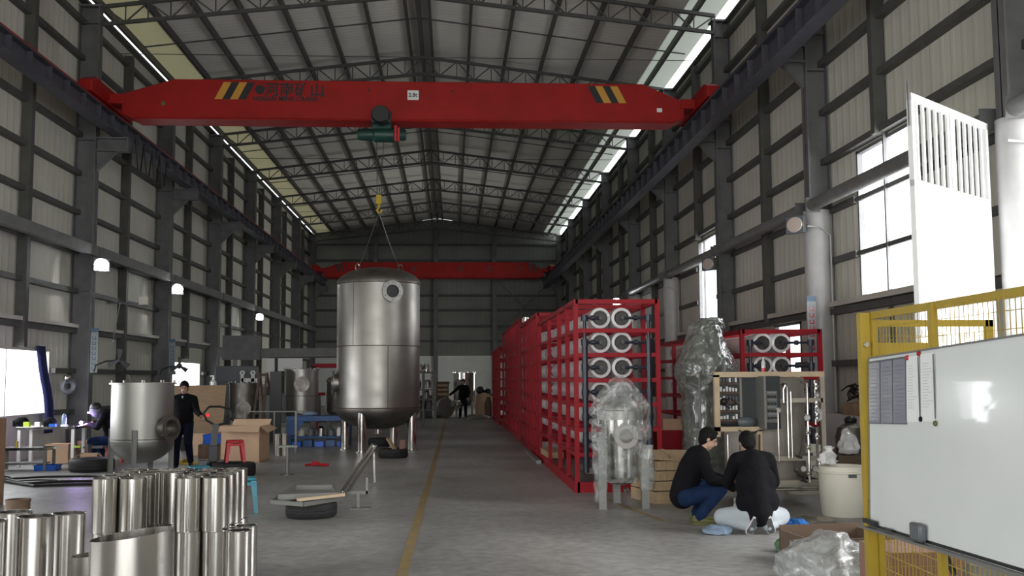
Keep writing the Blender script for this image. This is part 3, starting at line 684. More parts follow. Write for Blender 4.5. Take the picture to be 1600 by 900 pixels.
# polished steel shells ------------------------------------------
def shell(R,h,slant=0,th=.004,seg=48,m='steel'):
    prof = [(R-th,0),(R,0),(R,h),(R-th,h),(R-th,0)]
    return MB().lathe(prof,(0,0,0),seg,jitter=(lambda p: Vector((p.x,p.y,p.z+(slant*p.x/R if p.z>.1 else 0)))) if slant else None)
def shell_thing(label,x,y,z,proto=[None]):
    if proto[0] is None:
        t = thing('steel_shell',label,'cylinder',(x,y,z),0,'small polished steel shells in the two high stack')
        shell(.112,.455).build('shell','steel',t); MB().ring((0,0,.453),(0,0,1),.111,.004,40,6).build('rim','steel',t)
        MB().bar((0,-.1125,.01),(0,-.1125,.45),.006,.002).build('weld_seam','weld',t)
        proto[0] = t; return t
    return dup(proto[0],(x,y,z),random.random()*6.28,label)
cols = [(-2.97,'leftmost'),(-2.74,'second from the left'),(-2.54,'third from the left'),(-2.27,'third from the right'),(-2.04,'second from the right'),(-1.85,'rightmost')]
rows = [(9.15,'front row'),(9.42,'second row'),(9.69,'third row'),(9.96,'back row')]
PLACE = {2:['left one of two','right one of two'],4:['leftmost of four','second of four from the left','third of four from the left','rightmost of four'],
         5:['leftmost of five','second of five from the left','middle one of five','fourth of five from the left','rightmost of five'],
         6:['leftmost of six','second of six from the left','third of six from the left','fourth of six from the left','fifth of six from the left','rightmost of six']}
for yi,(y,rn) in enumerate(rows):
    keep = [xi for xi in range(6) if not (xi == 2 and yi < 2) and not (xi == 5 and yi > 1)]
    jit = {xi: (random.uniform(-.002,.002), random.uniform(-.012,.012)) for xi in keep}
    for layer, ids in (('lower', keep), ('upper', [xi for xi in keep if xi != 5])):
        for k, xi in enumerate(ids):
            jx, jy = jit[xi]; up_ = layer == 'upper'
            shell_thing('polished shell, %s layer of the stack, %s, %s' % (layer, rn, PLACE[len(ids)][k]),
                        cols[xi][0]+jx-(.012 if up_ else 0), y+jy+(.01 if up_ else 0), .457 if up_ else 0)
t = thing('large_steel_shell','wide brushed steel shell with a slanted open rim, nearest the camera','cylinder',(-1.985,6.6,0))
shell(.247,.80,.03,.005,64).build('shell','steel_rolled',t)
t = thing('grey_steel_shell','dull grey steel shell just left of the wide slanted one','cylinder',(-2.43,7.2,0))
shell(.13,.585,.01,.004,48).build('shell','steel_head',t)
for x,y,h,lb in ((-2.865,7.35,.825,'polished steel shell at lower left corner, right one of the front pair'),(-3.12,7.2,.815,'polished steel shell at lower left corner, left one of the front pair'),
                 (-3.30,8.05,.77,'polished steel shell behind the front pair at lower left'),(-3.06,8.5,.70,'polished steel shell behind the lower left group beside the rusty drum')):
    t = thing('steel_shell',lb,'cylinder',(x,y,0),0,'polished steel shells at lower left')
    shell(.122 if y<8 else .13,h,0,.004,48).build('shell','steel',t); MB().ring((0,0,h-.002),(0,0,1),.121 if y<8 else .129,.004,40,6).build('rim','steel',t)
t = thing('rusty_drum','small rusty brown steel drum with side fittings behind the lower left shells','drum',(-3.80,9.35,0))
MB().lathe([(.10,0),(.10,.70),(.105,.70),(.105,.72),(.09,.72),(.09,0)],(0,0,0),28).build('body','rust',t)
MB().cyl((.09,-.05,.52),(.14,-.07,.52),.02).cyl((-.02,-.10,.62),(-.02,-.125,.62),.018).build('fitting','steel',t)
t = thing('parts_tray','navy blue plastic tray on the floor beside the brown board at left','tray',(-4.75,12.2,0))
MB().box(-.28,.28,-.2,.2,0,.015).box(-.28,.28,-.2,-.18,0,.17).box(-.28,.28,.18,.2,0,.17).box(-.28,-.26,-.2,.2,0,.17).box(.26,.28,-.2,.2,0,.17).build('tray','navy_tray',t)
tag(MB().box(-8.4,-6.42,14.6,15.3,0,1.22).build('brown_crate','cardboard_dark',bevel=.01),'tall plain brown board crate cut by the left edge of the frame','crate')

# teal stools
def stool(label,x,y,z,m,h=.45,rz_=0,w=.30):
    t = thing('plastic_stool',label,'stool',(x,y,z),rz_)
    s_ = w/2; b_ = s_*1.22
    MB().poly([(-s_,-s_,h-.04),(s_,-s_,h-.04),(s_,s_,h-.04),(-s_,s_,h-.04)],(0,0,.04)).build('seat',m,t,bevel=.015)
    for sx in (-1,1):
        for sy in (-1,1):
            MB()._add([(sx*(s_-.07),sy*s_,h-.04),(sx*s_,sy*s_,h-.04),(sx*s_,sy*(s_-.07),h-.04),(sx*(s_-.02),sy*(s_-.02),h-.04),
                       (sx*(b_-.05),sy*b_,0),(sx*b_,sy*b_,0),(sx*b_,sy*(b_-.05),0),(sx*(b_-.02),sy*(b_-.02),0)],
                      [(0,1,2,3),(4,7,6,5),(0,4,5,1),(1,5,6,2),(2,6,7,3),(3,7,4,0)]).build('leg',m,t)
    b = MB()
    for k in range(4):
        a = k*PI/2; R_ = Matrix.Rotation(a,3,'Z'); f = .5
        pts = [(-s_*1.04,-s_*1.05,h-.06),(s_*1.04,-s_*1.05,h-.06),(s_*1.04,-s_*1.05,h-.15),(s_*.55,-s_*1.05,h-.10),(-s_*.55,-s_*1.05,h-.10),(-s_*1.04,-s_*1.05,h-.15)]
        b.poly([R_@Vector(p) for p in pts],R_@Vector((0,.012,0)))
    b.build('apron',m,t)
    return t
stool('bright red plastic stool standing on a tyre by the cardboard box',-4.02,19.45,.24,'red_plastic',.40,.3)
stool('teal plastic stool standing right of the stacked steel shells',-2.74,14.0,0,'teal',.46,.2,.26)
stool('teal plastic stool behind the stacked steel shells near the pallet jack',-4.30,17.9,0,'teal',.30,.4,.34)

# cardboard box
t = thing('cardboard_box','large open cardboard box behind the red stool','box',(-4.48,22.75,0),-.1)
b = MB(); W,D,H = .42,.38,.76
b.box(-W,W,-D,-D+.012,0,H).box(-W,W,D-.012,D,0,H).box(-W,-W+.012,-D,D,0,H).box(W-.012,W,-D,D,0,H).box(-W,W,-D,D,0,.012)
b.build('carton','cardboard',t)
for nm,pts,off in (('flap',[(-W,-D,H),(W,-D,H),(W+.02,-D-.17,H-.12),(-W-.08,-D-.17,H-.10)],(0,0,.008)),('flap',[(-W,-D,H),(-W,D,H),(-W-.22,D,H-.02),(-W-.22,-D,H-.06)],(0,0,.008)),
                   ('flap',[(W,-D,H),(W,D,H),(W+.17,D,H-.08),(W+.17,-D,H-.14)],(0,0,.008)),('flap',[(-W,D,H),(W,D,H),(W,D+.15,H+.12),(-W,D+.15,H+.12)],(0,.008,0))):
    MB().poly(pts,off).build(nm,'cardboard',t)
# small boxes & things under bench
def carton(label,x,y,w,d,h,rz_=0,m='cardboard',openflap=True,z=0):
    t = thing('cardboard_box',label,'box',(x,y,z),rz_)
    MB().box(-w/2,w/2,-d/2,-d/2+.01,0,h).box(-w/2,w/2,d/2-.01,d/2,0,h).box(-w/2,-w/2+.01,-d/2,d/2,0,h).box(w/2-.01,w/2,-d/2,d/2,0,h).box(-w/2,w/2,-d/2,d/2,0,.01).build('carton',m,t)
    if openflap:
        MB().poly([(-w/2,-d/2,h),(-w/2,d/2,h),(-w/2-.22,d/2,h-.14),(-w/2-.22,-d/2,h-.14)],(0,0,.006)).build('flap',m,t)
        MB().poly([(w/2,-d/2,h),(w/2,d/2,h),(w/2+.12,d/2,h-.14),(w/2+.12,-d/2,h-.14)],(0,0,.006)).build('flap',m,t)
    return t
carton('small open cardboard box behind the tyre at left',-7.25,21.2,.32,.3,.30,.2)
carton('closed tan carton under the work bench',-8.35,22.6,.5,.4,.42,0,'cardboard',False)
carton('dark tan carton under the work bench right end',-7.85,23.0,.45,.4,.46,0,'cardboard_dark',False)
carton('brown carton in the dark behind the walking man',-5.9,24.5,.4,.4,.5,0,'cardboard',False)

# plywood sheet
tag(MB()._add([(-7.0,26.0,.35),(-5.69,26.0,.35),(-5.69,26.35,1.62),(-7.0,26.35,1.62),(-7.0,26.03,.35),(-5.69,26.03,.35),(-5.69,26.38,1.62),(-7.0,26.38,1.62)],
      [(0,1,2,3),(4,7,6,5),(0,4,5,1),(1,5,6,2),(2,6,7,3),(3,7,4,0)]).box(-6.95,-6.85,26.0,26.4,0,.36).box(-5.85,-5.75,26.0,26.4,0,.36).build('plywood_board','plywood',smooth=False),'brown plywood board standing upright behind the walking man','board')
t = thing('spray_bottle','white pump bottle standing behind the top of the plywood board','bottle',(-6.12,26.8,1.56))
MB().lathe([(0,0),(.09,0),(.09,.14),(.05,.19),(.03,.2),(.03,.25),(0,.25)],(0,0,0),16).build('bottle','glass',t)
MB().cyl((0,0,.25),(0,0,.29),.015).box(-.08,.02,-.015,.015,.28,.31).build('pump','white_plastic',t)
tag(MB().box(-6.85,-5.8,26.55,27.0,0,1.56).build('steel_cabinet','steel_dark',bevel=.01),'dark cabinet hidden behind the plywood board','cabinet')

# pallet jack ----------------------------------------------------
t = thing('pallet_jack','black pallet jack with an upright loop handle beside the walking man','pallet jack',(-4.56,20.1,0),.15)
b = MB()
for sx in (-.27,.11): b.box(sx,sx+.16,.1,1.25,.05,.11)
b.box(-.28,.28,.0,.2,.05,.22); b.build('forks','grey_plastic',t,bevel=.01)
MB().cyl((0,0,.08),(0,0,.42),.06).box(-.09,.09,-.08,.08,.2,.5).build('pump_unit','black',t,bevel=.01)
MB().bar((0,-.02,.42),(.03,.05,.90),.12,.06).tube([(.03,.05,.88),(-.14,.05,.98),(-.20,.06,1.12),(-.10,.07,1.24),(.10,.08,1.24),(.30,.08,1.18),(.33,.07,1.05),(.20,.05,.92),(.03,.05,.88)],.022,8).build('handle','black',t)
MB().ball((-.12,.0,1.08),.03,10).build('red_button','red_led',t)['label']='glowing red button'
for sx in (-.08,.08): MB().cyl((sx-.03,-.05,.09),(sx+.03,-.05,.09),.09,seg=20).build('wheel','rubber',t)
tag(MB().box(-5.7,-5.05,21.9,22.3,0,.04).box(-5.65,-5.6,21.9,22.3,.04,.1).box(-5.15,-5.1,21.9,22.3,.04,.1).build('yellow_tray','yellow',bevel=.01),'flat yellow steel tray on the floor behind the walking man','tray')
def tray(label,x,y,z,w,d,h,m='blue_tray'):
    t = thing('plastic_crate',label,'crate',(x,y,z),.05)
    MB().box(-w/2,w/2,-d/2,d/2,0,.012).box(-w/2,w/2,-d/2,-d/2+.015,0,h).box(-w/2,w/2,d/2-.015,d/2,0,h).box(-w/2,-w/2+.015,-d/2,d/2,0,h).box(w/2-.015,w/2,-d/2,d/2,0,h).build('body',m,t)
    MB().box(-w/2-.01,w/2+.01,-d/2-.012,-d/2+.015,h-.03,h).box(-w/2-.01,w/2+.01,d/2-.015,d/2+.012,h-.03,h).build('rim',m,t)
    return t
tray('bright blue crate on a low box behind the walking man',-5.35,23.6,.32,.42,.3,.22)
tag(MB().box(-5.65,-5.1,23.4,23.8,0,.32).build('wooden_box','rust',bevel=.01),'low dark box carrying the bright blue crate','box')
tray('bright blue tray on the floor under the work bench',-7.95,20.9,0,.42,.3,.11)

# blue bench -----------------------------------------------------
t = thing('blue_bench','blue painted steel bench with a lower shelf left of the big tank','bench',(-3.55,27.6,0))
b = MB().box(-.75,.85,-.35,.35,.66,.80).box(-.75,.85,-.35,.35,.22,.27); b.build('top_and_shelf','blue',t,bevel=.01)
for x,y in ((-.7,-.3),(.8,-.3),(.8,.3),(-.7,.3)): MB().box(x-.06,x+.06,y-.05,y+.05,0,.68).build('leg','blue',t)
MB().poly([(-.75,-.36,.66),(-.30,-.36,.66),(-.55,-.36,.3),(-.75,-.36,.3)],(0,.02,0)).build('gusset','blue',t)
for k,(x,m,lb) in enumerate(((-.42,'white_plastic','white plastic canister on the blue bench shelf'),(-.15,'grey_plastic','grey part on the blue bench shelf, left one'),(.1,'steel','steel fitting on the blue bench shelf'),(.38,'grey_plastic','grey part on the blue bench shelf, middle one'),(.6,'white_plastic','white part on the blue bench shelf, right end'))):
    tag(MB().lathe([(0,0),(.09,0),(.09,.14+.03*(k%3)),(.04,.2+.03*(k%3)),(0,.2+.03*(k%3))],(-3.55+x,27.5,.27),14).build('workshop_part',m),lb,'part','parts on the blue bench shelf')
for k in range(5):
    tag(MB().cbox((-4.05+.29*k,27.35,.07+.02*(k%2)),(.24,.25,.14+.04*(k%2)),.03*k).build('blue_bin','blue_tray' if k%2==0 else 'blue',bevel=.01),'blue parts bin under the blue bench, %s from the left'%['first','second','third','fourth','fifth'][k],'bin','blue bins under the bench')
tag(MB().ball((-3.75,27.5,.85),.16,12,(1.3,.8,.4)).build('crumpled_cover','bubble'),'crumpled pale plastic sheet on the blue bench top','sheet')
tag(MB().bar((-4.9,24.8,1.0),(-3.5,25.2,.98),.03).bar((-4.9,24.8,0),(-4.9,24.8,1.0),.03).bar((-4.25,25.0,0),(-4.25,25.0,1.0),.03).bar((-3.75,25.1,0),(-3.75,25.1,1.0),.05).build('tube_rack','alu'),'thin steel tube frame standing behind the cardboard box','frame')
for k,x in enumerate((-4.02,-3.86)): tag(MB().lathe([(.075,0),(.075,.5),(.07,.5),(.07,0),(.075,0)],(x,24.2,0),20).build('steel_shell','steel_inside'),['dull steel shell beside the cardboard box, left one','dull steel shell beside the cardboard box, right one'][k],'cylinder')
tag(MB().box(-5.12,-4.80,29.3,29.36,.0,1.98).build('standing_sheet','black'),'tall black panel left of the bright tank behind the blue bench','panel')
t = thing('step_ladder','brown wooden step ladder in front of the dull tank','ladder',(-5.35,29.4,0))
for s_ in (-1,1): MB().bar((.14*s_-.14,-.1,0),(.10*s_,.15,1.95),.07,.05).bar((.16*s_+.22,.5,0),(.10*s_,.18,1.95),.06,.04).build('rail','rust',t)
MB().bar((-.23,-.05,.4),(.08,-.05,.4),.04,.03).bar((-.2,0,.8),(.1,0,.8),.04,.03).bar((-.17,.05,1.2),(.1,.05,1.2),.04,.03).bar((-.15,.1,1.6),(.1,.1,1.6),.04,.03).build('rungs','rust',t)
t = thing('white_lifting_frame','white steel frame standing behind the dull tank','frame',(-6.3,33.0,0))
MB().box(-.36,.75,-.04,.04,1.68,1.8).build('beam','white_paint',t)
for x in (-.33,.0): MB().box(x-.05,x+.05,-.04,.04,0,1.95).lathe([(.03,0),(.08,0),(.08,.05),(.03,.05),(.03,0)],(x,-.03,1.97),14,(0,1,0)).build('upright','white_paint',t)
t = thing('canopy_frame','grey steel canopy frame in the left background above the tanks','frame',(-5.6,37.5,0))
MB().box(-2.6,3.6,-1.0,1.0,2.55,2.85).build('canopy_beam','tie',t); MB().box(-2.4,-1.1,-1.2,-1.0,2.45,3.3).build('end_box','steel_dark',t)
for x in (-2.2,-.2,3.2): MB().box(x-.07,x+.07,-.07,.07,0,2.55).build('post','steel_dark',t)
MB().box(-.9,-.62,-1.05,-1.0,1.7,2.5).box(-.5,.35,-1.05,-1.0,2.05,2.5).build('notice_panel','white_paint',t)
t = thing('red_steel_rack','red steel rack frame in the left background behind the bright tank','rack',(-3.9,36.2,0))
b = MB().box(-.9,1.5,-.4,.4,2.15,2.3); 
for x in (-.85,.15,1.4): b.box(x-.05,x+.05,-.4,-.3,0,2.2).box(x-.05,x+.05,.3,.4,0,2.2)
b.box(-.9,1.5,-.4,-.3,1.2,1.3); b.build('frame','red_rack',t)
# dark machine mass
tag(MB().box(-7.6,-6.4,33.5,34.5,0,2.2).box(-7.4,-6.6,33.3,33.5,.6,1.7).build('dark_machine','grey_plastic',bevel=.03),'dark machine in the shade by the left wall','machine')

# wall fans ------------------------------------------------------
def wall_fan(label,x,y,z,ry):
    t = thing('wall_fan',label,'fan',(x,y,z),ry,'wall fans on the left side')
    MB().tube([(-.62,0,-.28),(-.58,0,-.12),(-.35,0,-.02),(-.1,0,0)],.018,8).build('arm','black',t)
    MB().lathe([(0,-.12),(.07,-.1),(.09,0),(.06,.08),(0,.1)],(-.05,0,0),16,(0,-1,0)).build('motor','black',t)
    for k in range(3):
        a = 2*PI*k/3+.5; R_ = Matrix.Rotation(a,3,'Y')
        MB()._add([R_@Vector(p)+Vector((-.05,-.1,0)) for p in ((.03,0,-.03),(.26,.02,-.09),(.29,.03,.05),(.04,0,.03),(.03,.008,-.03),(.26,.028,-.09),(.29,.038,.05),(.04,.008,.03))],[(0,1,2,3),(4,7,6,5),(0,4,5,1),(1,5,6,2),(2,6,7,3),(3,7,4,0)]).build('blade','black',t)
    return t
wall_fan('black wall fan beside the nearest left column',-8.2,26.0,2.25,.3)
wall_fan('black wall fan beside the small far bright window',-8.55,33.0,2.2,.3)
t = thing('tube_bracket','short steel arm with a light fixture on the left wall between lamps','bracket',(-9.3,28.9,3.9))
MB().bar((-.22,0,0),(.7,.1,-.02),.05).build('arm','steel_dark',t); MB().box(.62,.85,.0,.12,-.05,.16).build('fixture','white_plastic',t)
MB().tube([(.15,-.1,.0),(.05,-.1,-.6),(.0,-.15,-1.05)],.014,6).build('hanging_cord','sign_white',t); MB().ball((.0,-.15,-1.08),.03,8).build('bulb','white_plastic',t)

# sign banners on columns
def banner(label,x,y,z0,z1,rev=False):
    t = thing('column_sign',label,'sign',(x,y,z0))
    MB().box(-.09,.09,-.01,.01,0,z1-z0).build('plate','sign_white',t); MB().box(-.09,.09,-.013,-.01,z1-z0-.10,z1-z0).build('header','sign_blue',t)
    b = MB(); h = z1-z0-.22; n = 7
    for k in range(n):
        z = .06+h*k/n; b.box(-.05,.05,-.013,-.01,z,z+.018).box(-.05,-.03,-.013,-.01,z+.03,z+.08).box(.02,.04,-.013,-.01,z+.02,z+.08)
    b.build('characters','sign_blue' if not rev else 'red_plastic',t)
banner('narrow white sign strip with blue characters on the nearest left column',-8.86,26.0,1.95,3.05)
banner('narrow white sign strip on the second left column',-8.86,33.1,1.95,3.05)
banner('narrow white sign with blue header on the pale round column',6.93,19.36,2.2,3.3,True)

# left window curtain -------------------------------------------
b = MB(); n = 14
def cx(k,z): return -9.42+.05*math.sin(k*1.9)+.10*math.sin(z*1.4)
vs=[];fs=[]
for j in range(9):
    z = .55+2.0*j/8
    for k in range(n): vs.append((cx(k,z),24.2+.034*k+.12*math.sin(z*1.6)-.25*(1-abs(z-1.9)/1.4),z))
for j in range(8):
    for k in range(n-1): fs.append((j*n+k,j*n+k+1,(j+1)*n+k+1,(j+1)*n+k))
b._add(vs,fs); co = b.build('window_curtain','blue_cloth'); co.modifiers.new('thick','SOLIDIFY').thickness=.015
tag(co,'dark blue curtain gathered at the edge of the left window','curtain')
t = thing('coiled_hose','dark coiled hose with a chrome cap on the wall right of the blue curtain','hose',(-9.3,25.3,1.62))
MB().ring((.1,0,0),(.6,-.8,0),.13,.07,28,8).build('coil','grey_plastic',t); MB().ball((.1,-.1,.2),.09,12).build('chrome_cap','steel',t)

# work bench and clutter ----------------------------------------
t = thing('work_bench','long low steel work bench under the left window','bench',(-8.3,21.9,0))
MB().box(-.55,.62,-.35,.35,.77,.82).build('bench_top','steel',t,bevel=.005); 
for x,y in ((-.5,-.3),(.57,-.3),(.57,.3),(-.5,.3)): MB().box(x-.03,x+.03,y-.03,y+.03,0,.78).build('leg','white_paint',t)
t = thing('low_bench','lower steel table standing in front of the work bench','table',(-8.42,21.0,0))
MB().box(-.5,.52,-.28,.25,.40,.45).build('table_top','steel',t); 
for x,y in ((-.45,-.25),(.47,-.25),(.47,.2),(-.45,.2)): MB().box(x-.025,x+.025,y-.025,y+.025,0,.41).build('leg','alu',t)
MB().box(-.4,.4,-.2,.2,.12,.15).build('shelf','alu',t)
clut = [((-8.72,21.75,.82),(.14,.12,.16),'chartreuse','lime plastic tub on the work bench','tub'),((-8.52,21.8,.82),(.13,.12,.15),'white_plastic','white tub on the work bench beside the lime one','tub'),
        ((-8.35,22.0,.82),(.26,.2,.18),'jacket','dark crumpled cloth on the work bench','cloth'),((-8.18,21.7,.82),(.16,.12,.09),'blue_tray','small blue tray on the work bench','tray'),
        ((-8.05,21.95,.82),(.1,.1,.26),'bubble','pale blue bottle on the work bench','bottle'),((-7.95,21.7,.82),(.15,.12,.06),'paper','pale papers on the work bench','papers'),
        ((-8.9,21.9,.82),(.3,.3,.2),'jacket','black bag on the left end of the work bench','bag'),((-8.6,21.0,.45),(.05,.05,.2),'yellow','yellow handle tool on the lower table','tool'),
        ((-7.6,21.5,.4),(.16,.1,.06),'chartreuse','lime green tool beside the seated welder','tool')]
for c,s_,m_,lb,ct in clut:
    tag((MB() if ct in ('tub','tray','papers','tool') else MB().ball((c[0],c[1],c[2]+s_[2]/2),.5,12,s_)).cbox((c[0],c[1],c[2]+s_[2]*.3),(s_[0]*.8,s_[1]*.8,s_[2]*.6)).build({'tub':'plastic_tub','cloth':'shop_cloth','tray':'small_tray','bottle':'bottle','papers':'papers','bag':'tool_bag','tool':'hand_tool'}[ct],m_),lb,ct)
tag(MB().box(-7.42,-7.2,21.5,21.7,0,.02).box(-7.41,-7.39,21.5,21.7,0,.45).box(-7.6,-7.2,21.8,22.1,.36,.40).build('tool_rest','steel_dark'),'dark steel rest beside the seated welder','rest')
tag(MB().box(-9.25,-9.0,19.0,20.5,0,1.0).build('wall_cabinet','steel_dark',bevel=.01),'dark low cabinet below the left window','cabinet')
t = thing('welding_machine','dark portable welding machine behind the brown crate','machine',(-8.7,19.6,0))
MB().box(-.2,.25,-.3,.3,.1,.75).build('body','grey_plastic',t,bevel=.03); MB().tube([(-.15,-.3,.75),(-.15,-.3,.95),(.2,-.3,.95),(.2,-.3,.75)],.015,6).build('handle','black',t)
MB().ring((.2,-.35,.25),(0,1,0),.16,.02,24,6).build('red_coil','red_plastic',t)
t = thing('gas_cylinder','tall dark gas cylinder with cap beside the left window','cylinder',(-8.98,18.6,0))
MB().lathe([(0,0),(.11,0),(.11,1.15),(.05,1.3),(.05,1.38),(0,1.38)],(0,0,0),20).build('body','rust',t)
# people-side red seat
stool('red plastic stool under the seated welder',-7.22,22.6,0,'red_plastic',.42,.2)
# welding hoses on the floor
def hose(label,pts,r=.02):
    P=[]; 
    for a,c in zip(pts,pts[1:]):
        for k in range(6):
            f=k/6; P.append((a[0]+(c[0]-a[0])*f+.05*math.sin(f*PI*2),a[1]+(c[1]-a[1])*f+.12*math.sin(f*PI),r))
    P.append((*pts[-1],r)); tag(MB().tube(P,r,6).build('floor_cable','cable'),label,'cable','black cables on the floor at left')
hose('upper black cable running across the floor left of the grey tank',[(-9.0,20.5),(-8.0,18.9),(-7.0,19.3),(-5.9,19.0),(-5.0,18.9)])
hose('middle black cable curving across the floor at left',[(-8.6,19.5),(-7.2,18.0),(-6.4,18.3),(-5.2,18.0)],.025)
hose('lower black cable curving behind the steel shells',[(-8.4,18.9),(-6.9,17.6),(-5.6,17.7),(-4.9,17.4)],.025)
hose('thin black cable looping near the blue floor tray',[(-8.3,19.6),(-7.6,18.6),(-7.0,18.7),(-6.9,18.2)],.012)
# ================================================================ RED RACKS
def rack(label,x0,x1,ya,yb,h,zs,xs,posts,manifold=True,vr=.155,vlen=None,bars=True,pipes_front=True):
    t = thing('membrane_rack',label,'rack',((x0+x1)/2,ya,0)); p = .035
    b = MB()
    for y in posts:
        for x in (x0,x1): b.box(x-p,x+p,y-p,y+p,0,h)
    for y in (posts[0],posts[-1]):
        b.box(x0,x1,y-p,y+p,h-2*p,h).box(x0,x1,y-p,y+p,.0,.16)
    for x in (x0,x1): b.box(x-p,x+p,ya,yb,h-2*p,h).box(x-p-.01,x+p+.01,ya,yb,.0,.16)
    for y in posts[1:-1]: b.box(x0,x1,y-p,y+p,h-2*p,h)
    b.build('frame','red_rack',t,world=True,smooth=False)
    b = MB()
    for z in zs:
        for y in posts: b.box(x0,x1,y-.03,y+.03,z-vr-.075,z-vr-.01)
        for x in (x0,x1): b.box(x-.02,x+.02,ya,yb,z-vr-.07,z-vr-.02)
    b.build('shelf_bars','red_rack',t,world=True,smooth=False)
    ye = yb-.25; first=None
    for z in zs:
        for x in xs:
            if first is None:
                v = MB().lathe([(0,.0),(vr-.02,0),(vr,.04),(vr,ye-ya-.26),(vr-.02,ye-ya-.22),(0,ye-ya-.22)],(0,0,0),28,(0,1,0)).build('pressure_vessel','vessel',t)
                v.location = Vector((x,ya+.12,z))-Vector(t.location)
                # the wrapped collar and the recessed cap at the near end
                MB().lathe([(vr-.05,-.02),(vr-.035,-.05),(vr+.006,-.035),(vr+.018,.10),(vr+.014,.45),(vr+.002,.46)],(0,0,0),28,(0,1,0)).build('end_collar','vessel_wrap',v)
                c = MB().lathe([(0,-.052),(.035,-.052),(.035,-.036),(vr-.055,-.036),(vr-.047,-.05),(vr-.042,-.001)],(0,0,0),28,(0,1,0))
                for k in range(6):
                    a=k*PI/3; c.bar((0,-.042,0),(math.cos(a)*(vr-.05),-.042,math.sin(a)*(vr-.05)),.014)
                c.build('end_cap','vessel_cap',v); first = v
            else:
                v = first.copy(); COL.objects.link(v); v.location = Vector((x,ya+.12,z))-Vector(t.location)
                for ch in kids(first):
                    q = ch.copy(); COL.objects.link(q); q.parent = v
    if manifold:
        for sx,xm in ((-1,x0+.14),(1,x1-.14)):
            b = MB().cyl((xm,ya+.03,.30),(xm,ya+.03,zs[1]+.03),.048,seg=14).cyl((xm,ya+.03,zs[1]),(xm,ya+.03,zs[0]),.028,seg=12)
            xt = xs[0] if sx<0 else xs[-1]
            for z in zs:
                b.cyl((xm,ya+.03,z),(xt,ya+.03,z),.022,seg=10).cyl((xm,ya+.03,z-.05),(xm,ya+.03,z+.05),.058,seg=14).cyl((xt,ya+.0,z),(xt,ya+.11,z),.03,seg=12)
                b.cyl(((xm+xt)/2-.03*1,ya+.03,z),((xm+xt)/2+.03,ya+.03,z),.04,seg=12)
            b.build('manifold_pipe','pipe_black',t,world=True)
    return t
Z6 = [2.68,2.30,1.91,1.53,1.15,.77]
r1 = rack('tall red rack of white pressure vessels with six rows, front one in the centre right',1.92,3.20,15.8,22.6,2.97,Z6,(2.31,2.65),[15.83,17.0,18.3,20.2,22.4,22.57])
rack('second red rack in the centre row, behind the rack with six open rows',1.92,3.25,23.0,28.6,3.22,Z6,(2.31,2.65),[23.0,23.9,24.5,25.3,26.2,27.3,28.6],False)
rack('third and tallest red rack in the centre row',1.90,3.3,28.8,38.1,3.42,[2.9]+Z6,(2.31,2.65),[28.8,29.7,30.5,31.5,32.5,33.6,34.8,36.2,38.1],False)
rack('farthest and lowest red rack at the end of the centre row',1.80,3.2,38.9,45.0,2.95,Z6,(2.31,2.65),[38.9,40.5,42.,43.5,45.0],False)
rack('shorter red rack behind the wrapped equipment by the right wall',4.76,6.06,16.6,23.6,2.53,[2.31,1.93,1.55,1.17,.79],(5.13,5.44),[16.6,18.2,19.9,21.8,23.6])
for k in range(3): tag(MB().lathe([(.09,0),(.09,.16),(.07,.16),(.07,0),(.09,0)],(1.98+.3*k,27.6+.3*k,3.23),16).build('flanged_ring','steel'),'small bright steel ring on top of the second red rack, %s from the left'%['first','second','third'][k],'ring','steel rings on the second red rack')
# items inside/beside the racks
tag(MB().cbox((2.05,21.2,.22),(.3,1.4,.12),.03).build('timber_block','wood'),'pale timber block on the base of the front red rack','timber')
tag(MB().cbox((2.45,17.5,.22),(.45,.9,.10)).build('steel_tray','steel_inside'),'steel tray lying on the base of the front red rack','tray')
tag(MB().cbox((1.78,22.8,.035),(.10,3.2,.07)).build('perforated_strip','alu'),'perforated light metal strip on the floor along the red racks','strip')
tag(MB().cbox((3.75,17.5,.95),(.35,.3,.18)).build('small_carton','cardboard'),'small tan carton between the two red racks','box')
tag(MB().box(3.45,4.2,17.2,18.0,0,.86).build('red_cabinet','red_rack',bevel=.02),'low red cabinet between the two red racks','cabinet')
# timber crate
t = thing('timber_crate','open pale timber crate on the floor behind the crouching men','crate',(3.02,14.75,0),.25)
for k in range(4): MB().box(-.32,.42,-.42,-.40,.04+.14*k,.165+.14*k).box(-.32,-.30,-.4,.4,.04+.14*k,.165+.14*k).build('plank','wood_x',t)
MB().box(-.32,.42,-.4,.4,0,.04).box(.40,.42,-.4,.4,0,.6).box(-.3,.4,.38,.4,0,.6).build('carcass','wood_x',t)
MB().poly([(-.36,-.44,.62),(.34,-.50,.56),(.40,.02,.68),(-.30,.06,.70)],(0,0,.02)).build('lid','wood_x',t); MB().bar((-.05,-.45,.63),(.02,.05,.71),.06,.02).build('lid_batten','wood_x',t)

# ================================================================ WRAPPED EQUIPMENT
def crease(amp, f1=3.2, f2=9, sd=0):
    def j(p):
        r = math.hypot(p.x,p.y) or 1e-6
        n = 1-abs(noise.noise(Vector((p.x*f1+sd,p.y*f1,p.z*f1*.8)))*2); m_ = noise.noise(Vector((p.x*f2,p.y*f2+sd,p.z*f2)))
        d = amp*(n-.55)+amp*.35*m_; return Vector((p.x*(1+d/r),p.y*(1+d/r),p.z+d*.3))
    return j
def dense(prof,n=6):
    o=[]
    for (r0,z0),(r1,z1) in zip(prof,prof[1:]):
        for k in range(n): o.append((r0+(r1-r0)*k/n,z0+(z1-z0)*k/n))
    return o+[prof[-1]]
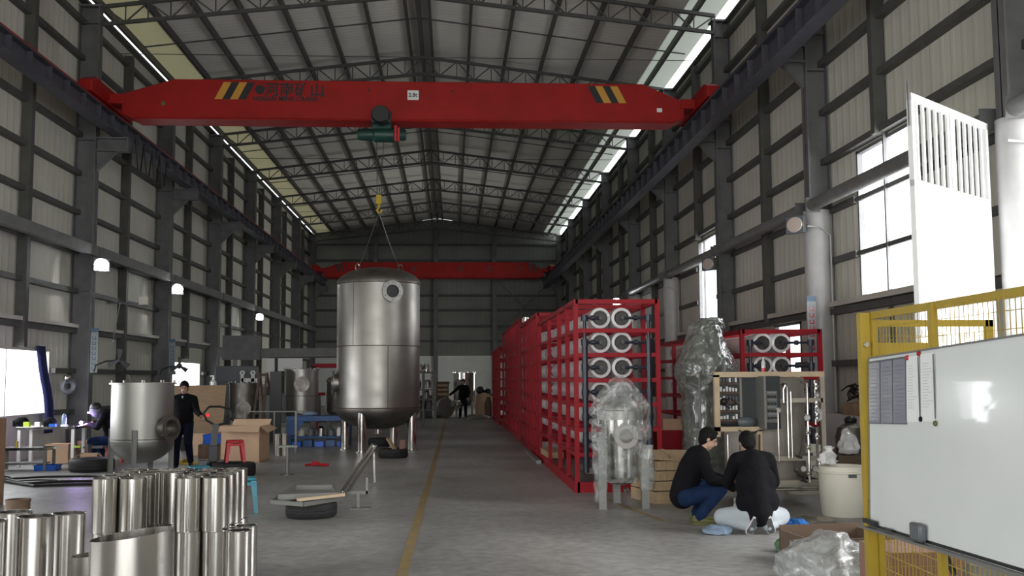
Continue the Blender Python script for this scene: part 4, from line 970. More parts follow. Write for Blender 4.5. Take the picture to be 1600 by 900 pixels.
# cartridge filter
t = thing('cartridge_filter','stainless filter housing on three legs loosely wrapped in clear film','filter',(2.31,14.1,0))
MB().lathe([(.001,.28),(.16,.31),(.245,.40),(.25,.44),(.25,1.18),(.25,1.2)],(0,0,0),40).build('housing','steel',t)
MB().lathe([(.25,1.18),(.31,1.18),(.31,1.24),(.31,1.30),(.25,1.31),(.24,1.38),(.16,1.47),(.001,1.51)],(0,0,0),40).build('lid','steel_brush',t)
for a in (.1,2.2,4.2,3.2): x,y = .31*math.cos(a*1.5),.31*math.sin(a*1.5); MB().cyl((x,y,1.12),(x,y,1.36),.014,seg=8).ball((x,y,1.38),.025,8).build('swing_bolt','steel',t)
for x,y in ((-.30,-.32),(.28,-.32),(0,.35)):
    MB().box(x-.05,x+.05,y-.005,y+.005,.01,1.0 if x<0 else .75).box(x-.05,x-.04,y,y+.09,.01,1.0 if x<0 else .75).box(x-.06,x+.06,y-.03,y+.08,0,.01).build('leg','alu',t)
d_ = Vector((.05,-1,0)).normalized(); c0=Vector((.0,0,.97))
p_ = MB().lathe([(.11,.2),(.11,.38),(.095,.38),(.095,.2)],c0,28,d_).build('port','steel_inside',t); MB().disc(c0+d_*.365,d_,.10,.165,.025,32).build('flange','steel_brush',p_); MB().lathe([(0,0),(.095,0),(.095,.005),(0,.005)],c0+d_*.35,24,d_).build('bore','steel_head',p_)
MB().cyl((0.03,-.2,.25),(0.03,-.34,.23),.035,seg=14).build('drain_pipe','steel',t); MB().cyl((0.03,-.341,.23),(0.03,-.345,.23),.028,seg=14).build('drain_hole','black',t)
prof = dense([(.25,.34),(.30,.50),(.31,.72),(.34,.88),(.42,.94),(.40,1.08),(.37,1.18),(.40,1.26),(.40,1.36),(.31,1.50),(.22,1.62),(.13,1.72),(.05,1.77),(.001,1.78)],7)
MB().lathe(prof,(0.01,-.0,0),140,jitter=crease(.034,8,22)).build('plastic_wrap','wrap_clear',t,soft=True)['label']='creased clear film'
MB().lathe(dense([(.09,.25),(.11,.5),(.10,.85)],6),(.30,-.30,0),24,jitter=crease(.03,7,15,4)).lathe(dense([(.08,.10),(.10,.5),(.10,.95)],6),(-.33,-.32,0),24,jitter=crease(.03,7,15,8)).build('leg_wrap','wrap_clear',t,soft=True)
# tall wrapped vessel
t = thing('wrapped_vessel','tall vessel thickly wrapped in shiny greenish grey plastic','tank',(3.99,16.0,0))
MB().lathe([(0,.05),(.33,.06),(.34,1.5),(.30,1.9),(.14,2.2),(.12,2.5),(0,2.5)],(0,0,0),40).build('vessel_body','steel_head',t)
prof = dense([(.001,.02),(.37,.03),(.38,.5),(.38,1.0),(.37,1.45),(.43,1.62),(.49,1.78),(.49,1.92),(.42,2.10),(.33,2.28),(.27,2.42),(.26,2.55),(.20,2.64),(.001,2.65)],7)
MB().lathe(prof,(0,0,0),120,jitter=crease(.038,4.2,14,2)).build('plastic_wrap','wrap_grey',t,soft=True)['label']='thick creased grey film'
MB().lathe(dense([(.001,2.50),(.18,2.50),(.20,2.6),(.17,2.68),(.001,2.70)],4),(.12,0,0),40,jitter=crease(.04,5,12,6)).build('wrap_knot','wrap_grey',t,soft=True)

# ================================================================ SKID FRAME WITH TANK, PIPES, CABINET
sx,sy = 4.30,13.75
t = thing('treatment_skid','open timber strapped steel skid with control cabinet, pipes and a dull steel tank','machine',(sx,sy,0))
b = MB()
xs0,xs1 = -.76,.73
for x in (xs1,): b.box(x-.03,x+.03,-.03,.03,.1,1.80).box(x-.03,x+.03,.95,1.01,.1,1.80)
b.box(-.55,xs1,-.03,.03,.30,.36).box(-.55,xs1,.95,1.01,.30,.36).box(xs1-.03,xs1+.03,0,1,.3,.36)
b.box(.06,xs1,-.03,.03,1.40,1.46).box(.0,xs1,-.03,.03,.62,.68)
b.build('skid_frame','tube_steel',t)
b = MB().box(xs0,xs1+.03,-.035,.035,1.75,1.82).box(xs0,xs0+.07,-.035,.035,.95,1.78).box(xs0,-.12,-.035,.035,1.02,1.08).box(-.19,-.12,-.035,.035,.62,1.04).box(xs0,xs0+.05,.95,1.0,1.75,1.8)
b.build('timber_bracing','pine',t)
MB().cyl((xs0-.19,.02,.1),(xs0-.19,.02,1.8),.015,seg=8).build('steel_rod','steel_dark',t)
for x in (-.5,xs1): MB().cyl((x,0,.0),(x,0,.14),.03,seg=12).lathe([(0,0),(.055,0),(.055,.02),(0,.02)],(x,0,0),14).build('foot','steel',t)
# dull tank behind
MB().lathe([(0,.32),(.55,.33),(.56,.38),(.56,1.72),(.55,1.74),(0,1.76)],(.12,.66,0),64).build('buffer_tank','plate_dull',t)['label']='wide dull brown grey steel tank'
MB().box(-.5,.75,-.02,1.0,.27,.30).build('drip_tray','steel_inside',t)
# wiring backplate (left) and cabinet with open door
cb = MB().box(-.68,-.16,.10,.13,1.08,1.74).build('back_plate','cabinet',t)
rnd = random.Random(3)
for r_ in range(5):
    z = 1.16+.125*r_; MB().box(-.67,-.40,.05,.10,z-.012,z+.012).build('wiring_duct','rust',cb)
    for k in range(6): MB().box(-.66+.042*k,-.635+.042*k,.06,.10,z+.02,z+.05+.04*rnd.random()).build('terminal_block','white_paint' if rnd.random()<.75 else 'grey_plastic',cb)
MB().tube([(-.66,.03,1.40),(-.55,-.0,1.33),(-.45,.03,1.40),(-.52,.02,1.46),(-.64,.04,1.44)],.008,6).tube([(-.66,.03,1.12),(-.5,0,1.10),(-.4,.03,1.17),(-.2,.04,1.12)],.018,6).build('wires','cable',cb)
MB().ball((-.62,.03,1.42),.05,12).build('coil','black',cb); MB().ball((-.32,.02,1.14),.13,12,(1,.5,.6)).build('plastic_bag','grey_plastic',cb)
MB().box(-.16,-.13,-.28,.13,1.06,1.76).box(-.40,-.37,.02,.12,1.08,1.74).build('cabinet_side','alu',cb)
dr = MB().box(-.13,.12,-.10,-.06,1.05,1.76).build('cabinet_door','cabinet',t,bevel=.005)
MB().box(-.08,.07,-.115,-.10,1.14,1.56).build('button_panel','blue' if False else 'tie',dr)
for i in range(4):
    for j in range(3): MB().cyl((-.05+.045*j,-.113,1.20+.095*i),(-.05+.045*j,-.14,1.20+.095*i),.017,seg=12).build('push_button','black',dr)
for i in range(4): MB().box(-.06,.06,-.118,-.114,1.245+.095*i,1.262+.095*i).build('name_strip','sign_white',dr)
# pipes
def pipe(pts,r=.018,nm='pipe',m='steel'): return MB().tube(pts,r,10).build(nm,m,t)
pipe([(.22,-.08,.66),(.22,-.08,1.62),(.20,-.06,1.66),(.17,-.02,1.64)],.017); pipe([(.27,-.08,.66),(.27,-.08,1.55)],.012); pipe([(.17,-.08,1.40),(.17,-.08,1.58),(.20,-.08,1.64)],.018)
pipe([(.08,-.10,.62),(.08,-.10,1.26),(.02,-.05,1.32)],.010); pipe([(.50,-.06,.34),(.50,-.06,1.66),(.44,0,1.68)],.020); pipe([(.62,-.06,.45),(.62,-.06,1.05),(.50,-.06,1.08)],.018)
pipe([(.63,.0,1.1),(.63,.0,1.70)],.018); pipe([(.30,-.06,.50),(.64,-.06,.50),(.64,-.06,.62)],.014); pipe([(-.45,-.07,.24),(.60,-.07,.24),(.70,-.07,.30)],.018)
pipe([(-.60,-.05,.98),(-.60,-.05,.45)],.02); pipe([(-.40,.0,.95),(-.40,0,.40)],.03); pipe([(-.25,-.04,1.0),(-.25,-.04,.4)],.02)
pipe([(-.45,-.06,1.04),(-.38,-.12,.99),(-.25,-.1,1.0),(-.20,-.06,1.02)],.009,'hose','cable'); pipe([(-.18,-.1,.98),(-.20,-.14,.70),(-.42,-.15,.45),(-.38,-.1,.3)],.012,'hose','cable'); pipe([(.42,-.1,1.05),(.38,-.12,.80),(.34,-.1,.66)],.006,'hose','cable')
pipe([(.30,-.1,.62),(.28,-.12,.50),(.36,-.12,.42)],.008,'hose','cable')
for x,z in ((.47,1.20),(.40,.52),(.56,.52),(.08,1.30),(.62,1.50),(.62,1.30)):
    g = MB().disc((x,-.10,z),(0,-1,0),.036 if z<1.25 else .02,.046 if z<1.25 else .032,.03,20).build('gauge','steel',t); MB().lathe([(0,0),(.036,0),(.036,.01),(0,.01)],(x,-.11,z),18,(0,-1,0)).build('gauge_face','glass',g)
for x,z in ((.50,.80),(.62,.95),(.50,.45),(.63,1.62),(.63,1.38),(.63,1.22),(.50,1.0)):
    MB().cyl((x,-.06,z-.04),(x,-.06,z+.04),.032,seg=12).ball((x,-.06,z),.036,10).cyl((x,-.06,z),(x,-.14,z),.014,seg=8).build('valve','steel',t); 
for x,z in ((.40,.36),(.36,.42),(.34,.68),(-.56,.66)): MB().cbox((x,-.13,z),(.09,.03,.03),0,0,.3).build('valve_handle','black',t)
MB().lathe([(.04,0),(.06,.02),(.06,.14),(.04,.16),(0,.16)],(.68,.02,1.15),16).build('filter_bowl','glass',t)
for k,(x,lb) in enumerate(((-.02,'small clear bottle with red base standing on the skid top'),)):
    q = thing('glue_bottle',lb,'bottle',(sx+x-.05,sy,1.82)); MB().lathe([(.03,.05),(.03,.13),(.012,.16),(.012,.2),(0,.2)],(0,0,0),14).build('bottle','glass',q); MB().lathe([(0,0),(.031,0),(.031,.05),(0,.05)],(0,0,0),14).build('red_base','red_plastic',q)
# white barrels and bags
def barrel(label,x,y,r,h):
    t = thing('white_barrel',label,'barrel',(x,y,0))
    MB().lathe([(0,0),(r*.88,0),(r*.92,.03),(r,.5*h),(r,.86*h),(r+.015,.87*h),(r+.015,.90*h),(r,.91*h),(r,h),(r-.02,h),(r-.03,.1),(0,.1)],(0,0,0),48).build('barrel','white_plastic',t)
    MB().box(-.05,.05,-r-.02,-r+.01,.80*h,.86*h).build('handle','grey_plastic',t)
barrel('milky white plastic barrel beside the yellow fence post',4.96,12.9,.30,.62)
barrel('milky white plastic barrel partly behind the skid post',5.30,15.4,.30,.72)
tag(MB().lathe(dense([(.001,0),(.10,.01),(.12,.05),(.07,.13),(.025,.18),(.05,.22),(.001,.23)],4),(4.80,12.95,.63),28,jitter=crease(.05,11,20),sx=1.2,sy=.8).build('plastic_bag','vessel_wrap'),'knotted white plastic bag on the rim of the barrel','bag')
tag(MB().lathe(dense([(.001,0),(.14,.02),(.16,.12),(.10,.28),(.04,.38),(.001,.4)],4),(5.85,14.97,.60),24,jitter=crease(.05,8,16,5)).build('plastic_bag','vessel_wrap'),'pinkish white plastic bag behind the barrel near the fence','bag')
tag(MB().box(5.62,6.05,14.75,15.2,0,.6).build('cardboard_box','carton_brown',bevel=.005),'brown carton behind the white barrels carrying a plastic bag','box')
t = thing('grey_kettle','dull round grey vessel with a dark knob behind the barrels','vessel',(6.28,15.95,0))
MB().lathe([(0,0),(.22,0),(.24,.5),(.24,.8),(.2,.95),(.08,1.02),(0,1.03)],(0,0,0),28).build('body','steel_head',t); MB().ball((0,0,1.06),.10,12,(1,1,.7)).build('knob','black',t)
# shelf with cables on the low wall
tag(MB().box(7.16,7.48,17.2,18.6,1.05,1.27).build('wooden_shelf_box','wood_x'),'pale timber box on the low white wall at right','box')
b = MB()
for k in range(9):
    P=[(7.28+.10*math.sin(i*1.1+k),17.3+.12*i+.05*k,1.31+.07*math.sin(i*1.7+k*2)+.03*k) for i in range(9)]; b.tube(P,.014,5)
b.tube([(7.14,17.4,1.3),(7.12,17.3,1.0),(7.13,17.25,.85),(7.12,17.6,1.1)],.01,5)
tag(b.build('cable_tangle','cable'),'tangled black cables heaped on the timber box at right','cables')

# ================================================================ WHITE GATE LEAF
g0,g1 = Vector((6.87,12.6,0)),Vector((5.22,11.2,0)); W_ = (g1-g0).length; ang = math.atan2(g1.y-g0.y,g1.x-g0.x)
t = thing('gate_leaf','tall white sheet steel gate leaf with a barred top, swung open into the hall','gate',g0,ang)
MB().box(0,.07,-.03,.03,.08,4.97).box(W_-.07,W_,-.03,.03,.08,4.98).box(0,W_,-.03,.03,4.90,4.98).box(0,W_,-.03,.03,.08,.18).box(0,W_,-.03,.03,3.90,3.98).box(W_/2-.035,W_/2+.035,-.03,.03,.1,4.95).build('gate_frame','gate_white',t,smooth=False)
MB().box(.05,W_-.05,-.008,.008,.15,3.94).build('gate_sheet','gate_white',t,smooth=False)
for k in range(12):
    x = .07+(W_-.14)*(k+.6)/12.2
    if abs(x-W_/2)<.05: continue
    MB().box(x-.022,x+.018,-.015,.015,3.94,4.92).build('grille_bar','gate_white',t,smooth=False)
MB().cyl((W_+.012,0,4.6),(W_+.012,0,5.12),.012,seg=8).build('top_bolt','steel_dark',t)

# ================================================================ YELLOW FENCE AND WHITEBOARD
t = thing('mesh_fence','yellow steel mesh fence panel carrying the whiteboard','fence',(3.0,7.3,0))
fx = lambda y: 3.03+(2.93-3.03)*(7.3-y)/2.3
b = MB().box(2.96,3.03,7.27,7.34,0,2.21).build('post','yellow',t,world=True)
MB().box(3.035,3.075,7.24,7.28,0,2.16).build('post','yellow',t,world=True)
MB().box(fx(4.9)-.02,fx(4.9)+.04,4.86,4.92,0,2.16).build('post','yellow',t,world=True); MB().box(fx(6.25),fx(6.25)+.04,6.22,6.27,0,2.2).build('post','yellow',t,world=True)
MB().bar((3.055,7.3,2.19),(2.95,3.4,2.19),.04,.05).build('rail','yellow',t,world=True); MB().bar((3.055,7.3,.12),(2.95,3.4,.12),.04,.05).build('rail','yellow',t,world=True)
b = MB()
k=0
while 7.2-k*.06>3.5:
    y=7.2-k*.06; b.bar((fx(y)+.025,y,.12),(fx(y)+.025,y,2.18),.004); k+=1
for k in range(20): b.bar((3.055,7.25,.2+.1*k),(2.96,3.5,.2+.1*k),.004)
b.build('wire_mesh','yellow',t,world=True,smooth=False)['label']='yellow wire mesh'
for z in (1.98,.86): MB().cyl((2.99,7.24,z),(2.99,7.27,z),.02,seg=12).build('clamp','steel',t,world=True)
t = thing('mesh_fence','yellow steel mesh return panel seen through the front fence','fence',(3.6,7.55,0))
MB().box(3.10,3.16,7.5,7.54,0,2.17).build('post','yellow',t,world=True); MB().box(4.02,4.08,7.5,7.54,0,2.17).build('post','yellow',t,world=True)
MB().box(3.10,4.08,7.5,7.54,2.12,2.17).build('rail','yellow',t,world=True); MB().box(3.10,4.08,7.5,7.54,.1,.15).build('rail','yellow',t,world=True); MB().box(3.16,3.65,7.51,7.53,1.86,2.0).build('brace_plate','yellow',t,world=True)
b = MB()
for k in range(15): b.bar((3.16+.06*k,7.52,.1),(3.16+.06*k,7.52,2.15),.004)
for k in range(20): b.bar((3.12,7.52,.15+.1*k),(4.05,7.52,.15+.1*k),.004)
b.build('wire_mesh','yellow',t,world=True,smooth=False)
# board
A0,A1,B0,B1 = Vector((2.995,7.22,1.878)),Vector((2.96,7.22,.685)),Vector((2.86,4.6,1.97)),Vector((2.82,4.6,.765))
nrm = (B0-A0).cross(A1-A0).normalized(); nrm = nrm if nrm.x<0 else -nrm
t = thing('whiteboard','large whiteboard hung on the yellow fence at right','board',(2.9,6,.7))
MB().poly([A0,A1,B1,B0],-nrm*.012).build('panel','board',t,world=True,smooth=False)
def bp(u,v,off=0): # u along from left edge in metres, v down from top in metres
    e = (B0-A0).normalized(); d = (A1-A0).normalized(); return A0+e*u+d*v+nrm*off
b = MB(); b.bar(A0,B0,.012).bar(A0,A1,.012); b.build('edge_trim','alu',t,world=True)
MB().bar(bp(0,1.195,.03),bp(2.62,1.195,.03),.015,.06,nrm).build('pen_tray','alu',t,world=True)
MB().bar(bp(0,1.175,.002),bp(2.62,1.175,.002),.02,.006,nrm).build('lower_trim','black',t,world=True)
def sheet(nm,u,v,w,h,m,off,parent,th=.002): return MB().poly([bp(u,v,off),bp(u+w,v,off),bp(u+w,v+h,off),bp(u,v+h,off)],-nrm*th).build(nm,m,parent,world=True,smooth=False)
for k,(u,lb) in enumerate(((.012,'left'),(.242,'middle'),(.470,'right'))):
    q = thing('document_sleeve','grey glossy document sleeve on the whiteboard, %s of three'%lb,'sleeve',bp(u+.11,.45)); q['group']='document sleeves on the whiteboard'
    sheet('sleeve',u,.03,.222,.43,'sleeve',.006,q); 
    b = MB(); b.bar(bp(u,.462,.008),bp(u+.222,.462,.008),.006).bar(bp(u,.03,.008),bp(u+.222,.03,.008),.010).bar(bp(u+.222,.03,.008),bp(u+.222,.46,.008),.005); b.build('sleeve_edge','grey_plastic',q,world=True)
    b = MB()
    for i in range(14): b.bar(bp(u+.03,.08+.026*i,.0065),bp(u+.12+.07*random.random(),.08+.026*i,.0065),.002,.004,nrm)
    b.build('printed_lines','steel_dark',q,world=True)
for k,(u,lb,v) in enumerate(((.70,'left of two',.03),(.93,'right of two, beside the dark line',.025))):
    q = thing('paper_sheet','printed paper sheet held by magnets on the whiteboard, %s'%lb,'paper',bp(u+.1,.45)); q['group']='papers on the whiteboard'
    sheet('sheet',u,v,.205,.42,'paper',.006,q); MB().bar(bp(u+.208,v+.01,.012),bp(u+.208,v+.40,.004),.006).build('curled_edge','steel_dark',q,world=True)
    b = MB()
    for i in range(16): b.bar(bp(u+.03,v+.06+.018*i,.0065),bp(u+.10+.08*random.random(),v+.06+.018*i,.0065),.002,.003,nrm)
    b.build('printed_lines','ink',q,world=True)
for u,v,m,lb in ((.725,.035,'red_plastic','red magnet at the top left of the papers'),(.915,.02,'red','orange red magnet at the top between the papers'),(.935,.43,'navy','dark blue magnet at the bottom between the papers'),(1.15,.455,'olive','green magnet at the bottom right of the papers')):
    tag(MB().lathe([(0,0),(.017,0),(.015,.012),(0,.014)],bp(u,v,.006),14,nrm).build('board_magnet',m),lb,'magnet','magnets on the whiteboard')
tag(MB().cbox(bp(.08,1.15,.03),(.025,.20,.03)).build('board_marker','black'),'black marker on the left end of the whiteboard tray','marker')
tag(MB().cbox(bp(.42,1.165,.03),(.02,.14,.015)).build('board_marker','black'),'thin black pen on the whiteboard tray left of the eraser','pen')
tag(MB().cbox(bp(.93,1.125,.035),(.05,.15,.11)).build('board_eraser','grey_plastic',bevel=.015),'dark grey block eraser on the whiteboard tray','eraser')
# under the board
tag(MB()._add([(3.3,8.3,0),(4.0,8.3,0),(4.0,8.3,.42),(3.3,8.3,.42),(3.3,7.7,0),(4.0,7.7,0),(4.0,7.7,.42),(3.3,7.7,.42)],[(0,1,2,3),(4,7,6,5),(0,4,5,1),(1,5,6,2),(2,6,7,3),(3,7,4,0)]).build('pinkish_carton','pink',bevel=.005),'pinkish brown carton behind the fence below the whiteboard','box')
tag(MB().box(4.2,6.4,8.7,9.2,0,.75).build('plywood_crate','plywood',bevel=.01),'brown crate behind the mesh fence seen below the whiteboard','crate')
t = thing('grey_drum','grey metal drum with a round black knob behind the fence','drum',(3.42,6.2,0))
MB().lathe([(0,0),(.26,0),(.28,.03),(.28,.56),(.26,.60),(.06,.63),(0,.63)],(0,0,0),36).build('drum','tie',t); MB().cyl((-.15,0,.60),(-.15,0,.66),.012,seg=8).ball((-.15,0,.69),.035,14).build('knob','black',t)
MB().tube([(-.26,.2,.5),(-.30,.25,.62),(-.25,.32,.66),(-.1,.3,.6)],.022,8).tube([(-.2,.25,.62),(0,.1,.64),(.15,.1,.66)],.03,8).build('handle','black',t)
# front clear bag in box
t = thing('carton_with_film','low tan carton holding a big crumpled clear film bag by the fence post','box',(3.62,9.75,0),.1)
MB().box(-.38,.45,-.35,-.33,0,.26).box(-.38,.45,.33,.35,0,.30).box(-.38,-.36,-.35,.35,0,.26).box(.43,.45,-.35,.35,0,.26).box(-.38,.45,-.35,.35,0,.02).build('carton','carton_brown',t)
tag(MB().lathe(dense([(.001,.0),(.40,.02),(.42,.14),(.36,.27),(.20,.36),(.10,.42),(.001,.43)],6),(3.20,8.75,0),64,jitter=crease(.10,3.5,10,3)).build('film_bag','bag_clear',soft=True),'big crumpled clear plastic bag on the floor beside the yellow post','bag')
tag(MB().lathe(dense([(.001,0),(.30,.01),(.36,.05),(.30,.12),(.12,.16),(.001,.16)],5),(3.95,10.5,0),48,jitter=crease(.06,5,12,9),sx=1.5).build('crumpled_foil','foil'),'bright shiny crumpled film on the floor left of the fence post','film')
tag(MB().lathe(dense([(.001,0),(.15,.01),(.17,.06),(.10,.13),(.001,.14)],4),(3.42,10.3,0),32,jitter=crease(.05,7,14,1)).build('green_bag','green_bag'),'crumpled green plastic bag on the floor','bag')
tag(MB().lathe(dense([(.001,0),(.15,.01),(.16,.06),(.09,.12),(.001,.13)],4),(3.92,11.75,0),32,jitter=crease(.05,7,14,2)).build('blue_bag','blue_bag'),'bright blue plastic bag on the floor beside the kneeling man','bag')
tag(MB().lathe(dense([(.001,0),(.30,.01),(.28,.03),(.10,.06),(.001,.06)],4),(4.35,12.4,0),32,jitter=crease(.04,5,12,2)).build('dark_sheet','steel_inside'),'dark crumpled sheet on the floor below the skid','sheet')
tag(MB().lathe(dense([(.001,0),(.16,.01),(.17,.05),(.08,.09),(.001,.1)],4),(2.98,11.55,0),32,jitter=crease(.04,7,14,2)).build('shop_cloth','bubble'),'pale blue cloth on the floor between the two crouching men','cloth')
tag(MB().box(2.12,2.22,13.0,13.02,0,.001).build('marking_end','line'),'short end of the faded floor line near the wrapped filter','marking')
# floor line
b = MB(); pts=[(-.47,7.0),(-.45,9.4),(-.40,17),(-.33,29),(-.28,45)]
for (xa,ya),(xb,yb) in zip(pts,pts[1:]): b._add([(xa-.05,ya,.002),(xa+.05,ya,.002),(xb+.05,yb,.002),(xb-.05,yb,.002)],[(0,1,2,3)])
tag(b.build('floor_line','line',smooth=False),'worn yellow line painted along the middle of the floor','marking')
tag(MB()._add([(2.2,14.9,.002),(2.28,14.9,.002),(2.62,12.6,.002),(2.54,12.6,.002)],[(0,1,2,3)]).build('floor_line','line',smooth=False),'short faded yellow line on the floor beneath the wrapped filter','marking')

# ================================================================ FAR BACKGROUND
t = thing('steel_shelf_rack','grey steel shelving frame loaded with parts just right of the big tank','shelf',(-.95,38.0,0))
b = MB()
for x in (-.6,-.1,.33):
    for y in (-.3,.3): b.box(x-.04,x+.04,y-.04,y+.04,0,2.05)
b.build('uprights','tie',t); b = MB()
for z in (.28,.62,1.0,1.36,1.98): b.box(-.62,.36,-.32,.32,z-.03,z+.02)
b.build('shelves','tie',t)
for k,(x,z,m,nm) in enumerate(((-.3,1.40,'steel_dark','dark part on the upper shelf'),(.05,1.42,'steel_inside','steel part on the upper shelf'),(.0,1.04,'steel_brush','bright part on the middle shelf'),(-.15,.66,'black','black part on the lower shelf'),(.1,.66,'steel_dark','grey part on the lower shelf'),(-.25,2.0,'steel','bright fitting on the very top of the shelf frame'),(.0,2.0,'steel','second bright fitting on the very top of the shelf frame'))):
    tag(MB().lathe([(0,0),(.12,0),(.13,.2),(.08,.3),(0,.3)],(-.95+x,38.0,z),14).build('shelved_part',m),nm,'part','parts on the far shelf frame')
tag(MB().lathe([(0,-.3),(.25,-.26),(.42,-.1),(.45,.1),(.42,.2),(0,.25)],(-.35,45.6,.47),32,(.5,-.8,.1)).build('steel_dish_head','steel_brush'),'large dull dished steel head lying on its side left of the far man','dish')
tag(MB().lathe([(0,-.2),(.15,-.16),(.24,0),(.2,.15),(.12,.2),(.12,.3),(0,.3)],(.22,45.4,.62),24,(-.6,-.7,.1)).build('steel_elbow','steel'),'shiny steel nozzle part between the dished head and the far man','part')
tag(MB().lathe([(0,.22),(.3,.2),(.55,.10),(.62,0),(.6,0),(.5,.08),(0,.18)],(1.1,44.6,0),36).build('steel_dish_head','steel_tank'),'shallow dished steel head lying flat right of the far man','dish')
t = thing('slatted_crate','rusty brown slatted crate standing behind the dished head','crate',(-.45,47.0,0)); MB().box(-.25,.3,-.2,.2,0,1.3).box(-.32,.34,-.24,.24,1.5,1.62).box(-.25,.3,-.18,.18,1.3,1.5).build('body','rust',t); 
for z in (1.0,1.2,1.4): MB().box(-.2,.25,-.23,-.2,z,z+.1).build('slat','wood',t)
tag(MB().box(-1.45,-.9,46.8,47.4,0,1.0).build('dark_box','black',bevel=.02),'dark box behind the dished head','box')
t = thing('wrapped_bundle','tan wrapped bundle with dark top right of the far man','bundle',(1.5,47.4,0)); MB().lathe([(0,0),(.42,0),(.45,.5),(.40,1.0),(.25,1.1),(0,1.1)],(0,0,0),28).build('bundle','cardboard',t); MB().ball((-.2,-.1,1.2),.2,12).ball((.15,-.1,1.1),.2,12).build('dark_cover','black',t); MB().ball((.35,-.3,1.05),.14,12).build('shiny_part','steel',t)
tag(MB().lathe([(0,0),(.16,0),(.18,.6),(.1,.9),(0,.95)],(1.62,45.9,.0),20).build('dark_sack','rust'),'dark brown sack at the far end of the red racks','sack')
for k,(x,y,z,s_,m,lb) in enumerate(((-7.2,39,.6,.6,'steel_dark','dark machine far down the left side'),(-6.2,43,.6,.7,'grey_plastic','grey machine far down the left side'),(-4.2,44,.5,.6,'steel_dark','dark machine in the far left background'),(-2.6,48,.5,.6,'rust','brown crate in the far left background'))):
    tag(MB().box(x-s_,x+s_,y-s_,y+s_,0,z*2).box(x-s_*.5,x+s_*.6,y-s_*.5,y+s_*.5,z*2,z*2.5).build('background_machine',m,bevel=.04),lb,'machine')
# ================================================================ PEOPLE
def limb(b,pts,seg=14):
    """tapered chain: pts = [(x,y,z,r),...]"""
    for (x0,y0,z0,r0),(x1,y1,z1,r1) in zip(pts,pts[1:]): b.cyl((x0,y0,z0),(x1,y1,z1),r0,r1,seg)
    for x,y,z,r in pts: b.ball((x,y,z),r,seg)
def hand(b,w,d,n,curl=.5,s=1.0,thumb=1):
    """palm and five fingers: w wrist, d pointing direction, n palm normal"""
    w,d,n = Vector(w),Vector(d).normalized(),Vector(n); n=(n-d*n.dot(d)).normalized(); a=d.cross(n)*thumb
    R_=Matrix((a,d,n)).transposed(); b.ball(w+d*.045*s,.045*s,12,(.95,1.1,.42),R_); b.cyl(w-d*.02,w+d*.03*s,.024*s,.028*s,10)
    for k,(o,L) in enumerate(((.030,.074),(.010,.084),(-.011,.078),(-.030,.062))):
        p=w+d*.082*s+a*o*s; dd=d; 
        for j in range(3):
            dd=(dd*math.cos(curl*.55)+n*math.sin(curl*.55)).normalized() if j else (d*math.cos(curl*.4)+n*math.sin(curl*.4)).normalized()
            n_=n; q=p+dd*L*s*(.45,.32,.23)[j]; b.cyl(p,q,.0092*s,.0085*s,8); b.ball(q,.0088*s,8); p=q; n_=n
    p=w+d*.025*s+a*.030*s
    for L,dv in ((.04,(d*.6+a*.7+n*.3)),(.03,(d*.8+a*.3+n*.5)),(.022,(d*.9+n*.5))):
        q=p+dv.normalized()*L*s; b.cyl(p,q,.011*s,.0095*s,8); b.ball(q,.0098*s,8); p=q
def head(b,c,f,u,s=1.0):
    """skull, jaw, nose, ears, brow around centre c facing f"""
    c,f,u=Vector(c),Vector(f).normalized(),Vector(u); u=(u-f*u.dot(f)).normalized(); r=f.cross(u); R_=Matrix((r,f,u)).transposed()
    P=lambda x,y,z:c+(r*x+f*y+u*z)*s
    b.ball(P(0,-.012,.025),.098*s,18,(.80,1.0,.95),R_); b.ball(P(0,.022,-.045),.066*s,16,(.88,.95,1.12),R_); b.ball(P(0,.050,-.095),.03*s,12,(1.1,.9,.8),R_)
    b.cyl(P(0,.088,.012),P(0,.106,-.028),.010*s,.017*s,8); b.ball(P(0,.104,-.030),.016*s,8)
    b.ball(P(0,.082,-.062),.022*s,10,(1.1,.5,.38),R_); b.ball(P(0,.080,.028),.03*s,10,(1.9,.5,.35),R_)
    for x in (-1,1): b.ball(P(x*.080,-.01,-.008),.028*s,10,(.35,.7,1.1),R_)
    return P,R_
def face_bits(P,R_,t,s=1.0,world=True):
    e=MB()
    for x in (-1,1): e.ball(P(x*.032,.088,.006),.011*s,8,(1.2,.5,.7),R_)
    e.build('eyes','black',t,world=world)
    MB().ball(P(0,.096,-.062),.02*s,8,(1.1,.25,.22),R_).build('lips','pink',t,world=world)
def hair(P,R_,t,s=1.0,back=.0,cap=False):
    h=MB().ball(P(0,-.028,.042),.110*s,18,(.86,1.0,.93),R_).ball(P(0,-.058,-.01),.092*s,14,(.98,.72,1.05),R_).ball(P(0,.045,.105),.04*s,12,(1.4,.9,.6),R_)
    return baked(h,'hair','hair',t,.009,3,world=True)
